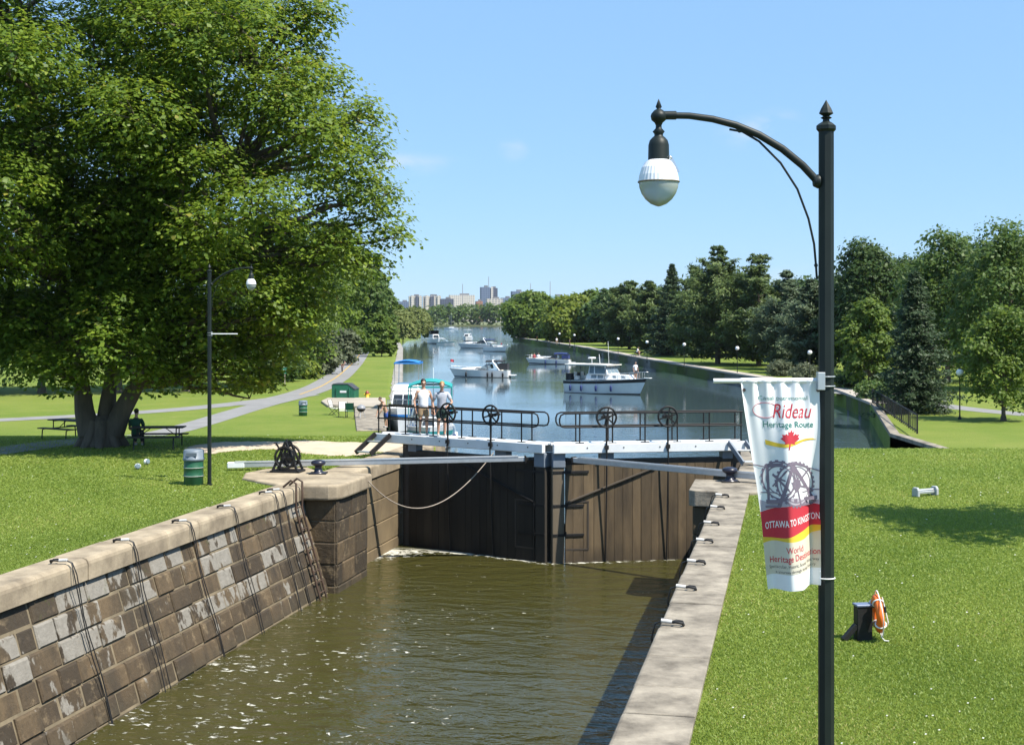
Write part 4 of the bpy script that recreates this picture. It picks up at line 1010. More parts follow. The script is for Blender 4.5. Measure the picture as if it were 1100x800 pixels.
def chair(loc, rz, label, seat, frame=M_black):
    g = thing('folding_chair', label, 'chair', loc, rz)
    mb = MB(); mb.box((0, 0, .42), (.5, .46, .03)); mb.build('seat', seat, g, bevel=.01)
    mb = MB(); mb.extr([(-.25, .20, .5), (.25, .20, .5), (.25, .33, .95), (-.25, .33, .95)], (0, .02, 0)); mb.build('backrest', seat, g, bevel=.006)
    for x in (-.27, .27):
        mb = MB(); mb.tube([(x, -.25, 0), (x, .20, .45), (x, .34, .97)], .016, 6); mb.tube([(x, .27, 0), (x, -.22, .42), (x, -.24, .62), (x, .24, .64)], .016, 6); mb.build('side_frame', frame, g)
    return g
M_pale = pm('pale_webbing', (.6, .58, .55), (.45, .44, .42), 7, .7)
c1 = chair(gl(359, 445.5), R(70), 'low pale folding chair, leftmost of the seats on the grass before the pad', M_pale)
chair(gl(368.5, 448), R(10), 'white folding chair with a bag on it left of the green-backed chair', pm('white_webbing', (.75, .73, .7), (.6, .58, .55), 7, .7))
chair(gl(376, 448.6), R(180), 'folding chair with dark green back between the white chair and the barbecue', M_canvas_teal if False else pm('green_canvas', (.01, .12, .08), (.012, .09, .06), 5, .8))
g = thing('barbecue', 'small black kettle barbecue on legs at the edge of the landing', 'barbecue', gl(388, 450), 0)
mb = MB(); mb.lathe([(.03, .42), (.2, .5), (.27, .62), (.275, .66)], n=16); mb.build('bowl', M_black, g)
mb = MB(); mb.lathe([(.28, .66), (.25, .78), (.12, .87), (.03, .89), (.03, .93), (0, .94)], n=16); mb.build('lid', pm('grey_enamel', (.25, .26, .28), (.2, .2, .22), 5, .4), g)
for k in range(3):
    a = k * 2.1 + .4; mb = MB(); mb.tube([(.12 * math.cos(a), .12 * math.sin(a), .48), (.32 * math.cos(a), .32 * math.sin(a), 0)], .016, 6); mb.build('leg', M_galv, g)
g = thing('fire_hydrant', 'small yellow and red hydrant on the grass beyond the pad', 'hydrant', gl(394.5, 428.3), 0)
mb = MB(); mb.lathe([(.2, 0), (.2, .06), (.14, .08), (.14, .42)], n=14); mb.tube([(-.24, 0, .34), (.24, 0, .34)], .07, 10); mb.build('barrel', pm('yellow_paint', (.75, .45, .03), (.6, .36, .03), 5, .5), g)
mb = MB(); mb.lathe([(.16, .42), (.16, .46), (.12, .56), (.04, .62), (.04, .66), (0, .66)], n=14); mb.build('cap', pm('dark_red_paint', (.28, .05, .03), (.2, .04, .03), 5, .5), g)

# ================================================================== RIGHT LAWN
g = thing('lawn_fixture', 'low grey metal bar between two rounded end blocks lying on the right lawn', 'lawn fixture', gr(994, 532.5), R(28))
mb = MB(); mb.box((0, 0, .10), (.62, .10, .07)); mb.tube([(-.3, 0, .17), (.3, 0, .17)], .025, 8); mb.build('bar', M_galv, g, bevel=.01)
for x in (-.33, .33):
    mb = MB(); mb.extr([(x - .04, -.11, 0), (x - .04, .11, 0), (x - .04, .11, .17), (x - .04, .07, .24), (x - .04, -.07, .24), (x - .04, -.11, .17)], (.08, 0, 0)); mb.build('end_block', pm('grey_plastic', (.42, .44, .46), (.33, .35, .37), 5, .5), g, bevel=.012)
# lifebuoy stand
lb = gr(927, 687)
g = thing('lifebuoy_stand', 'black box post with blue-grey top holding the orange ring on the right lawn', 'stand', lb, R(8))
mb = MB(); mb.box((0, 0, .24), (.225, .15, .50)); mb.build('box_post', M_black, g, bevel=.006)
mb = MB(); mb.box((0, 0, .505), (.25, .18, .03)); mb.build('top_plate', pm('blue_grey_plate', (.16, .20, .30), (.13, .16, .24), 5, .45, .2), g, bevel=.005)
mb = MB(); mb.tube([(.11, -.02, .47), (.20, -.03, .47), (.21, -.03, .51)], .012, 8); mb.build('hook', M_black, g)
mb = MB(); mb.beam((-.30, -.02, .015), (-.11, -.02, .22), .07, .09, (0, 1, 0)); mb.build('raking_strut', M_black, g, bevel=.006)
M_orange = pm('orange_ring', (.86, .17, .015), (.80, .15, .015), 3, .45)
ring = thing('lifebuoy', 'orange ring buoy with white grab rope hanging on the black lawn post', 'lifebuoy', lb + Vector((.205, -.03, .0)), R(-6))
cz = .385; Rr = .255
mb = MB(); mb.torus((0, 0, cz), Rr - .05, .07, (1, .0, .1), 48, 14, .8); rb = mb.build('ring', M_orange, ring)
M_rope = pm('white_rope', (.78, .77, .74), (.62, .6, .56), 20, .8)
qm = Vector((1, 0, .1)).normalized().to_track_quat('Z', 'Y').to_matrix()
for k in range(4):
    a = k * math.pi / 2 + .6; c = Vector((0, 0, cz)) + qm @ Vector((math.cos(a), math.sin(a), 0)) * (Rr - .05); tdir = qm @ Vector((-math.sin(a), math.cos(a), 0))
    mb = MB(); mb.torus(c, .073, .012, tdir, 20, 6); mb.build('rope_band', M_rope, rb)
pts = []
for i in range(49):
    a = 2 * math.pi * i / 48 + .6; rr = Rr + .03 + .035 * abs(math.sin(2 * (a - .6))); pts.append(Vector((0, 0, cz)) + qm @ Vector((math.cos(a) * rr, math.sin(a) * rr, .02)))
mb = MB(); mb.tube(pts, .009, 6); mb.build('grab_rope', M_rope, rb)
mb = MB(); mb.tube([(.05, -.05, .63), (.08, -.07, .5), (.13, -.08, .28), (.12, -.08, .22), (.08, -.07, .28), (.06, -.06, .38)], .009, 6); mb.tube([(.0, -.07, .58), (.05, -.10, .44), (.06, -.10, .30), (.05, -.10, .16), (.03, -.11, .08), (.07, -.13, .03), (.13, -.14, .03)], .009, 6); mb.build('throw_rope', M_rope, ring)
mb = MB(); mb.tube([(.075, -.07, .5), (.08, -.07, .42)], .03, 10); mb.build('buckle', M_black, ring)

# globe lamps along the right walk
def globe_lamp(loc, label):
    g = thing('globe_lamp', label, 'lamp', loc, 0)
    mb = MB(); mb.lathe([(.12, 0), (.12, .1), (.06, .16), (.045, .3), (.04, 2.65), (.08, 2.7), (.08, 2.75)], n=10); mb.build('pole', M_post, g)
    mb = MB(); mb.ball((0, 0, 2.95), .23, 16, 12); mb.build('globe', pm('white_globe', (.85, .85, .85), (.8, .8, .8), 3, .3), g)
    mb = MB(); mb.lathe([(.10, 3.14), (.09, 3.19), (.03, 3.23), (0, 3.24)], n=12); mb.build('globe_cap', M_post, g); return g
G0 = None
for (px, gy, label) in ((1031, 400, 'white globe lamp nearest, standing on grass at the right edge by the footpath'), (870, 378.5, 'white globe lamp half hidden just left of the near lamp post'), (792, 374, 'white globe lamp under the pines right of the banner rod'), (735, 370, 'white globe lamp below the tall dark spruce on the right bank'), (695, 367.5, 'white globe lamp under dark trees behind the white cruiser'), (664, 364, 'white globe lamp in the dark tree shade left of the cruiser mast'), (617, 360, 'white globe lamp below the bright yellow-green tree'), (601, 358.5, 'farthest white globe lamp near the tip of the right bank')):
    d = 4760 / (gy - HOR); d = (EYE - 1.15 - 2.95) * F / (gy - HOR); p = Vector(((px - 550) * d / F, d, zr(d)))
    if G0 is None: G0 = globe_lamp(p, label); G0['group'] = 'globe lamps along the right bank'
    else: dup(G0, p, label=label)
# black railing by the basin wall
rl = thing('railing', 'black iron railing of close upright bars along the wall right of the canal corner', 'railing', (25, 94, 1.2), world=True)
ra, rb_ = gr(934, 437), gr(984, 474); ra = Vector((26.0, 94, 1.4)); rb_ = Vector((21.45, 69, 1.4))
mb = MB()
for z in (1.0, .15): mb.beam(ra + Vector((0, 0, z)), rb_ + Vector((0, 0, z)), .06, .05)
mb.build('rails', M_black, rl)
for k in range(29):
    p = ra.lerp(rb_, k / 28); mb = MB(); mb.beam(p, p + Vector((0, 0, 1.05)), .05 if k % 4 else .08, .05 if k % 4 else .08); mb.build('baluster' if k % 4 else 'post', M_black, rl)

# ================================================================== BOATS
def hull_fn(Ln, B, fs, fb, rake=.12, flare=.82, keel=-.35, full=2.3, mid=.38):
    def hb(t): return B / 2 * (1 - max(0, (t - mid) / (1 - mid)) ** full) * (.9 + .1 * min(1, t / .25))
    def sheer(t): return fs + (fb - fs) * t ** 1.7
    def X(t, k): return Ln * (t - .5) + rake * Ln * (k - .0) * t ** 3 - rake * Ln * .5 * t ** 3
    return hb, sheer, X
def boat(name, label, loc, heading, Ln, B, fs, fb, spec, cat='boat', group=None):
    g = thing(name, label, cat, loc, heading, group)
    hb, sheer, X = hull_fn(Ln, B, fs, fb)
    def P(t, k, side, proud=0.0):             # k 0 keel .. 1 sheer
        w = hb(t); fl = .80 + .20 * k if t < .5 else (.80 - .55 * (t - .5) * 2 * (1 - k)) * 1.0 + .20 * k
        y = (w * fl + proud) * (1 if k > .0 else .55); z = -.35 + (sheer(t) + .35) * k
        return Vector((X(t, k), side * y, z))
    ks = [0, .12, .3, .5, .62, .75, .88, .97, 1.0]; NT = 26
    mb = MB(); vs = []; sec = [(k, 1) for k in ks[::-1]] + [(k, -1) for k in ks]; W = len(sec)
    for i in range(NT + 1):
        t = i / NT
        for k, s in sec: vs.append(P(t, k, s))
    fs_ = []
    for i in range(NT):
        for j in range(W - 1): fs_.append((i * W + j, i * W + j + 1, (i + 1) * W + j + 1, (i + 1) * W + j))
    fs_.append(tuple(range(W))[::-1])
    mb.add(vs, fs_, True); h = mb.build('hull', spec.get('hull', M_white), g)
    # deck, slightly below the sheer
    mb = MB(); vs = []; fs_ = []
    for i in range(NT + 1):
        t = i / NT; a = P(t, .985, 1); b = P(t, .985, -1); vs += [a, Vector((a.x, 0, a.z + .05 * min(1, hb(t)))), b]
    for i in range(NT):
        for j in range(2): fs_.append((i * 3 + j, i * 3 + j + 1, (i + 1) * 3 + j + 1, (i + 1) * 3 + j)[::-1])
    mb.add(vs, fs_, True); mb.build('deck', spec.get('deck', M_white), g)
    for (k0, k1, m, nm) in spec.get('stripes', []):
        for s in (1, -1):
            mb = MB(); vs = []; fs_ = []
            for i in range(NT + 1):
                for k in (k0, k1): vs.append(P(i / NT, k, s, .012))
            for i in range(NT): fs_.append((i * 2, i * 2 + 1, i * 2 + 3, i * 2 + 2) if s < 0 else (i * 2 + 2, i * 2 + 3, i * 2 + 1, i * 2))
            mb.add(vs, fs_, True); mb.build(nm, m, h)
    dz = lambda t: sheer(t)
    xt = lambda t: X(t, 1)
    # cabins: list of (t0,t1,w0,w1,height,front slope,back slope,material)
    for (nm, t0, t1, wf, zb, ht, fsl, bsl, m, win) in spec.get('cabins', []):
        x0, x1 = xt(t0), xt(t1); w0 = hb(t0) * wf; w1 = hb(t1) * wf; zt = zb + ht; tw = .86
        lo = [(x0, -w0, zb), (x1, -w1, zb - 0), (x1, w1, zb), (x0, w0, zb)]
        hi = [(x0 + bsl, -w0 * tw, zt), (x1 - fsl, -w1 * tw, zt - .04), (x1 - fsl, w1 * tw, zt - .04), (x0 + bsl, w0 * tw, zt)]
        mb = MB(); mb.add(lo + hi, [(3, 2, 1, 0), (4, 5, 6, 7), (0, 1, 5, 4), (1, 2, 6, 5), (2, 3, 7, 6), (3, 0, 4, 7)]); cb = mb.build(nm, m, g, bevel=.05, seg=2)
        lo = [Vector(p) for p in lo]; hi = [Vector(p) for p in hi]
        def pane(a, b, c, d, u0, u1, v0, v1, th=.02):
            q = lambda u, v: (a.lerp(b, u)).lerp(d.lerp(c, u), v)
            nn = (b - a).cross(d - a).normalized(); pts = [q(u0, v0), q(u1, v0), q(u1, v1), q(u0, v1)]
            mb = MB(); mb.extr([p + nn * .006 for p in pts], nn * th); mb.build('window', spec.get('glass', M_glass), cb)
        for (side, u0, u1, v0, v1) in win:
            if side == 'R': pane(lo[0], lo[1], hi[1], hi[0], u0, u1, v0, v1)
            elif side == 'L': pane(lo[2], lo[3], hi[3], hi[2], 1 - u1, 1 - u0, v0, v1)
            elif side == 'F': pane(lo[1], lo[2], hi[2], hi[1], u0, u1, v0, v1)
            else: pane(lo[3], lo[0], hi[0], hi[3], u0, u1, v0, v1)
    for (nm, t0, t1, wf, z0, z1, m, crown, post) in spec.get('tops', []):   # canvas or hard tops on posts
        x0, x1 = xt(t0), xt(t1); w = B / 2 * wf
        def fn(a, b, up=0): return Vector((x0 + (x1 - x0) * a, -w + 2 * w * b, z1 + crown * (math.sin(math.pi * b) + .35 * math.sin(math.pi * a)) + up))
        mb = MB(); mb.grid(fn, 8, 8); mb.grid(lambda a, b: fn(1 - a, b, -.05), 8, 8)
        for y in (-w, w): mb.beam((x0, y, z1 - .05), (x1, y, z1 - .05), .03, .10)
        mb.beam((x0, -w, z1 - .03), (x0, w, z1 - .03), .03, .10); mb.beam((x1, -w, z1 - .03), (x1, w, z1 - .03), .03, .10)
        tp = mb.build(nm, m, g)
        for x, xa in ((x0 + .05, x0 + .25), (x1 - .05, x1 - .3), ):
            for y in (-w + .02, w - .02):
                mb = MB(); mb.tube([(xa, y, z0), (x, y, z1)], .028, 6); mb.build('top_post', post, tp)
    for (t0, t1, z0, z1, m, nm, wf) in spec.get('curtains', []):      # canvas side and aft enclosure
        x0, x1 = xt(t0), xt(t1); w = B / 2 * wf
        mb = MB()
        for y in (-w, w): mb.box(((x0 + x1) / 2, y, (z0 + z1) / 2), (x1 - x0, .03, z1 - z0))
        mb.box((x0, 0, (z0 + z1) / 2), (.03, 2 * w, z1 - z0)); mb.build(nm, m, g)
    if 'arch' in spec:
        t, z0, z1, wf, lean = spec['arch']; x = xt(t); w = B / 2 * wf; mb = MB(); mb.tube([(x, -w, z0), (x + lean, -w * .96, z1 - .1), (x + lean, -w * .8, z1), (x + lean, w * .8, z1), (x + lean, w * .96, z1 - .1), (x, w, z0)], .09, 8, flat=1); mb.build('radar_arch', M_white, g)
    for (t, z0, z1, r) in spec.get('masts', []):
        mb = MB(); mb.tube([(xt(t), 0.15, z0), (xt(t) - .1, .15, z1)], r, 6); mb.build('aerial', M_white, g)
    if 'rail' in spec:
        t0, hgt = spec['rail']; n = 14; pts = {1: [], -1: []}; mb = MB()
        for s in (1, -1):
            for i in range(n + 1):
                t = t0 + (1.0 - t0) * i / n; p = P(t, 1, s); pts[s].append(Vector((p.x + (.15 if i == n else 0), p.y * .94, p.z + hgt)))
        mb.tube(pts[1] + pts[-1][::-1], .02, 6)
        for s in (1, -1):
            for i in range(0, n + 1, 2): mb.tube([Vector((pts[s][i].x, pts[s][i].y, pts[s][i].z - hgt)), pts[s][i]], .016, 6)
        mb.build('bow_rail', M_chrome, g)
    for (t, s, m) in spec.get('fenders', []):
        p = P(t, 1, s, .0); mb = MB(); mb.lathe([(0, -.32), (.10, -.27), (.12, -.1), (.12, .1), (.10, .25), (.03, .30), (0, .3)], (p.x, p.y + s * .12, p.z * .42 + .0), 10); mb.tube([(p.x, p.y + s * .1, p.z * .42 + .28), (p.x, p.y + s * .02, p.z)], .012, 5); mb.build('fender', m, g)
    if 'platform' in spec:
        mb = MB(); mb.box((xt(0) - .35, 0, .28), (.8, B * .8, .09)); mb.build('swim_platform', spec.get('platmat', M_white), g, bevel=.02)
    if 'pulpit' in spec:
        mb = MB(); mb.box((xt(1) + .1, 0, sheer(1) + .02), (.7, .5, .07)); mb.build('pulpit', M_white, g, bevel=.02)
    if 'flag' in spec:
        t, z1, m = spec['flag']; x = xt(t); mb = MB(); mb.tube([(x, 0, sheer(t)), (x, 0, z1)], .018, 6); fp = mb.build('flagstaff', M_chrome, g)
        mb = MB(); mb.grid(lambda a, b: Vector((x - .45 * a, .05 * math.sin(a * 6), z1 - .32 * b - .1 * a)), 8, 3); mb.build('flag', m, fp)
    if 'dish' in spec:
        t, z = spec['dish']; mb = MB(); mb.lathe([(.05, 0), (.05, .5)], (xt(t), 0, z), 8); mb.lathe([(.38, .5), (.42, .56), (.38, .64), (.2, .66), (0, .66)], (xt(t), 0, z), 16); mb.build('radar_dome', M_white, g)
    for q in spec.get('seats', []):
        mb = MB(); mb.box((xt(q[0]), q[1], q[2]), (.5, .5, .4)); mb.box((xt(q[0]) - .22, q[1], q[2] + .35), (.12, .5, .5)); mb.build('seat', pm('pale_vinyl', (.7, .68, .62), (.6, .58, .54), 4, .5), g, bevel=.05)
    return g
def wl_(px, py): p = at(px, py, 0); return p
M_dkhull = pm('dark_hull_band', (.02, .018, .02), (.03, .028, .03), 4, .35)
M_greyhull = pm('pale_grey_gelcoat', (.62, .64, .66), (.52, .54, .56), 2, .3)
M_boot = pm('black_boot_top', (.03, .03, .035), (.05, .05, .05), 3, .5)
M_teal = pm('teal_stripe', (.02, .30, .30), (.02, .25, .25), 4, .4)
M_cream = pm('cream_hardtop', (.74, .71, .64), (.66, .63, .56), 3, .5)
M_flag = pm('red_flag', (.6, .05, .07), (.5, .04, .06), 5, .7)
sideW = [('R', .08, .30, .3, .85), ('R', .34, .60, .3, .85), ('R', .64, .9, .3, .8), ('L', .08, .30, .3, .85), ('L', .34, .60, .3, .85), ('L', .64, .9, .3, .8)]
# white express cruiser, mid canal
boat('motor_cruiser', 'sleek white sport cruiser with black canopy alone in mid canal, bow pointing left', wl_(517, 405), R(172), 7.4, 2.6, .85, 1.15,
     dict(stripes=[(.28, .34, M_boot, 'boot_stripe')], cabins=[('foredeck', .38, .86, .62, 1.0, .32, 1.2, .1, M_white, [('R', .2, .45, .25, .7), ('L', .2, .45, .25, .7)]), ('windscreen', .30, .52, .82, 1.1, .62, 1.0, .15, M_lightglass, [])],
          tops=[('canopy', .10, .40, .80, 1.1, 2.05, M_canvas_black, .12, M_canvas_black)], curtains=[(.03, .20, 1.0, 1.75, M_canvas_black, 'canopy_curtain', .78)], arch=(.16, .9, 2.15, .86, .9), rail=(.55, .3), fenders=[(.28, 1, M_dkhull), (.36, 1, M_dkhull), (.1, 1, M_dkhull), (.72, 1, M_dkhull), (.3, -1, M_dkhull)], platform=1, flag=(.985, 2.3, M_flag), seats=[(.16, -.5, 1.0), (.16, .5, 1.0)]))
# silver cruiser near the right wall
boat('motor_cruiser', 'low white and grey cruiser with navy canvas near the right wall, bow pointing left', wl_(590, 391), R(168), 7.0, 2.5, .75, 1.05,
     dict(stripes=[(.30, .42, M_boot, 'boot_stripe'), (.62, .70, M_greyhull, 'grey_stripe')], cabins=[('foredeck', .36, .84, .62, .9, .34, 1.3, .1, M_white, [('R', .15, .6, .25, .65), ('L', .15, .6, .25, .65)]), ('windscreen', .28, .50, .8, .98, .5, .9, .1, M_glass, [])],
          tops=[('canopy', .06, .36, .80, 1.0, 1.72, M_navy, .15, M_navy)], curtains=[(.03, .18, .9, 1.5, M_navy, 'canopy_curtain', .78)], rail=(.45, .42), platform=1, fenders=[(.3, 1, M_navy), (.55, 1, M_navy)], seats=[(.9, .2, 1.0)]))
# trunk cabin cruiser, three-quarter view
TR = wl_(651, 422.5)
boat('cabin_cruiser', 'big white trawler cruiser with black sheer stripe, cream hardtop and person on bow', TR, R(-38), 8.6, 3.1, 1.25, 1.65,
     dict(stripes=[(.80, .97, M_dkhull, 'sheer_stripe'), (.16, .24, M_boot, 'boot_stripe')], hull=M_white,
          cabins=[('trunk_cabin', .30, .86, .78, 1.42, .55, .5, .1, M_white, [('R', .12, .24, .25, .8), ('R', .27, .40, .25, .8), ('R', .62, .69, .4, .8), ('R', .82, .89, .4, .8), ('L', .12, .24, .25, .8), ('L', .27, .40, .25, .8)]), ('pilot_house', .34, .60, .78, 1.92, .95, .45, .05, M_white, [('R', .06, .3, .12, .88), ('R', .36, .92, .12, .88), ('L', .06, .3, .12, .88), ('L', .36, .92, .12, .88), ('F', .05, .33, .15, .88), ('F', .36, .64, .15, .88), ('F', .67, .95, .15, .88)])],
          tops=[('hardtop', .02, .60, .86, 1.3, 2.9, M_cream, .06, M_canvas_black)], glass=M_lightglass, curtains=[(.03, .10, 1.2, 1.95, M_canvas_black, 'aft_curtain', .8)],
          masts=[(.52, 2.95, 5.2, .02), (.40, 2.95, 3.9, .03)], dish=(.30, 2.95), rail=(.72, .62), pulpit=1, fenders=[(.12, -1, M_navy), (.28, -1, M_navy), (.48, -1, M_navy), (.66, -1, M_navy)], seats=[(.14, -.6, 1.5), (.14, .6, 1.5)]))
# distant group
boat('cabin_cruiser', 'dark-topped flybridge cruiser far off, leftmost of the distant boats', wl_(467, 369), R(-75), 9.5, 3.4, 1.2, 1.7,
     dict(stripes=[(.16, .3, M_boot, 'boot_stripe')], cabins=[('cabin', .2, .72, .8, 1.3, 1.5, .8, .2, M_greyhull, sideW + [('F', .08, .92, .25, .85)])], tops=[('flybridge_top', .12, .55, .8, 2.7, 4.5, M_canvas_black, .1, M_canvas_black)], curtains=[(.2, .5, 2.8, 3.9, M_canvas_black, 'flybridge_screen', .7)], rail=(.6, .5)))
boat('motor_boat', 'small white runabout with green sheer tied beside the dark-topped flybridge cruiser', wl_(479, 370), R(-20), 5.2, 2.1, .75, 1.0,
     dict(stripes=[(.75, .9, M_teal, 'sheer_stripe')], cabins=[('windscreen', .35, .6, .8, .85, .5, .6, .1, M_lightglass, [])], tops=[('canopy', .1, .4, .75, .9, 1.7, M_white, .12, M_chrome)]))
boat('cabin_cruiser', 'white flybridge cruiser seen end-on behind the pair of distant sport boats', wl_(502, 366), R(-95), 9.0, 3.2, 1.2, 1.6,
     dict(cabins=[('cabin', .2, .75, .8, 1.3, 1.1, .8, .2, M_white, sideW + [('F', .08, .92, .25, .85), ('B', .1, .9, .2, .8)])], tops=[('flybridge_top', .15, .5, .75, 2.2, 3.7, M_greyhull, .1, M_chrome)], stripes=[(.16, .3, M_boot, 'boot_stripe')]))
boat('motor_cruiser', 'long white sport cruiser with raked arch, left boat of the distant central pair', wl_(513, 374), R(170), 9.2, 3.0, 1.0, 1.35,
     dict(stripes=[(.28, .36, M_boot, 'boot_stripe'), (.62, .68, M_navy, 'navy_stripe')], cabins=[('foredeck', .38, .86, .62, 1.2, .36, 1.4, .1, M_white, [('R', .2, .55, .25, .7), ('L', .2, .55, .25, .7)]), ('windscreen', .30, .52, .82, 1.3, .65, 1.0, .15, M_glass, [])], tops=[('canopy', .03, .30, .80, 1.3, 2.2, M_navy, .12, M_navy)], arch=(.22, 1.1, 2.6, .86, .9), rail=(.5, .4), platform=1))
boat('motor_cruiser', 'small white boat with grey canvas and red bow detail, right of the distant pair', wl_(532.5, 377.5), R(-38), 5.8, 2.3, .9, 1.2,
     dict(stripes=[(.16, .34, M_boot, 'boot_stripe')], cabins=[('cuddy', .42, .85, .7, 1.05, .35, .9, .1, M_white, [('R', .2, .6, .3, .7)]), ('windscreen', .32, .5, .8, 1.1, .55, .6, .1, M_lightglass, [])], tops=[('canopy', .08, .42, .8, 1.1, 2.0, M_greyhull, .12, M_chrome)], flag=(.8, 2.0, M_flag), rail=(.6, .4)))
sb = boat('sailing_boat', 'tiny white sailing boat with bare mast far out on the lake', wl_(485, 353.6), R(175), 9.5, 2.8, .9, 1.2, dict(cabins=[('cabin', .3, .7, .6, 1.0, .5, .6, .1, M_white, [('R', .2, .8, .3, .7)])]))
mb = MB(); mb.tube([(.3, 0, 1.0), (.3, 0, 11.0)], .08, 6); mb.tube([(.3, 0, 2.0), (-3.4, 0, 2.0)], .07, 6); mb.build('mast', M_chrome, sb)
# moored boats beside the landing
boat('cabin_cruiser', 'white cruiser with teal canvas top moored behind the gate, bow toward the camera', (-4.75, 75.5, 0), R(-88), 8.2, 2.75, 1.15, 1.6,
     dict(stripes=[(.70, .86, M_teal, 'teal_stripe'), (.16, .26, M_boot, 'boot_stripe')], cabins=[('trunk_cabin', .36, .86, .72, 1.4, .45, .7, .1, M_white, [('F', .1, .9, .3, .8), ('R', .2, .4, .3, .7), ('L', .2, .4, .3, .7)]), ('windscreen', .34, .52, .86, 1.75, .75, .35, .1, M_lightglass, [('F', .06, .47, .1, .9), ('F', .53, .94, .1, .9)])],
          tops=[('teal_canopy', .12, .50, .92, 1.5, 3.55, M_canvas_teal, .30, M_teal)], curtains=[(.04, .30, 1.3, 2.1, M_canvas_blue, 'side_curtain', .86)], rail=(.5, .62), masts=[(.3, 2.6, 4.6, .02)], fenders=[(.3, 1, M_white), (.55, 1, M_navy), (.4, -1, M_white)], pulpit=1, flag=(.02, 2.6, M_flag), seats=[(.2, .5, 1.6), (.2, -.5, 1.6)]))
boat('cabin_cruiser', 'tall white cruiser with bright blue sun top moored behind the teal-topped boat', (-7.15, 88, 0), R(-92), 9.0, 2.7, 1.3, 1.8,
     dict(stripes=[(.16, .26, M_boot, 'boot_stripe'), (.7, .8, M_canvas_blue, 'blue_stripe')], cabins=[('cabin', .2, .72, .82, 1.5, 1.15, .7, .1, M_white, sideW + [('F', .08, .48, .25, .85), ('F', .52, .92, .25, .85)]), ('flybridge', .22, .52, .72, 2.65, .42, .2, .1, M_white, [])], tops=[('blue_canopy', .18, .48, .62, 2.9, 4.5, M_canvas_blue, .14, M_chrome)], rail=(.55, .55), fenders=[(.5, 1, M_navy)]))
# ================================================================== PEOPLE
def skinmesh(name, chains, mat, parent, sub=1, smooth=True):
    # chains: list of lists of (co, r); a chain may start with an int index tuple ('at', k) to join an earlier vertex
    bm = bmesh.new(); ly = bm.verts.layers.skin.verify(); vs = []
    for ch in chains:
        prev = None
        for it in ch:
            if isinstance(it, int): prev = vs[it]; continue
            v = bm.verts.new(it[0]); r = it[1]; v[ly].radius = (r, r) if not isinstance(r, tuple) else r
            vs.append(v)
            if prev is not None: bm.edges.new((prev, v))
            prev = v
    vs[0][ly].use_root = True
    me = bpy.data.meshes.new(name); bm.to_mesh(me); bm.free()
    o = bpy.data.objects.new(name, me); COL.objects.link(o)
    m = o.modifiers.new('skin', 'SKIN'); m.use_smooth_shade = True; m.branch_smoothing = .4
    if sub: m2 = o.modifiers.new('sub', 'SUBSURF'); m2.levels = sub; m2.render_levels = sub
    me.materials.append(mat)
    bpy.context.view_layer.update(); dg = bpy.context.evaluated_depsgraph_get()
    nm = bpy.data.meshes.new_from_object(o.evaluated_get(dg)); o.modifiers.clear(); o.data = nm; bpy.data.meshes.remove(me)
    nm.name = name
    if not nm.materials: nm.materials.append(mat)
    o.parent = parent; return o
M_hair = {k: pm('hair_' + k, c, tuple(q * .7 for q in c), 30, .6) for k, c in {'dark': (.02, .014, .01), 'blond': (.42, .25, .09), 'brown': (.08, .05, .03)}.items()}
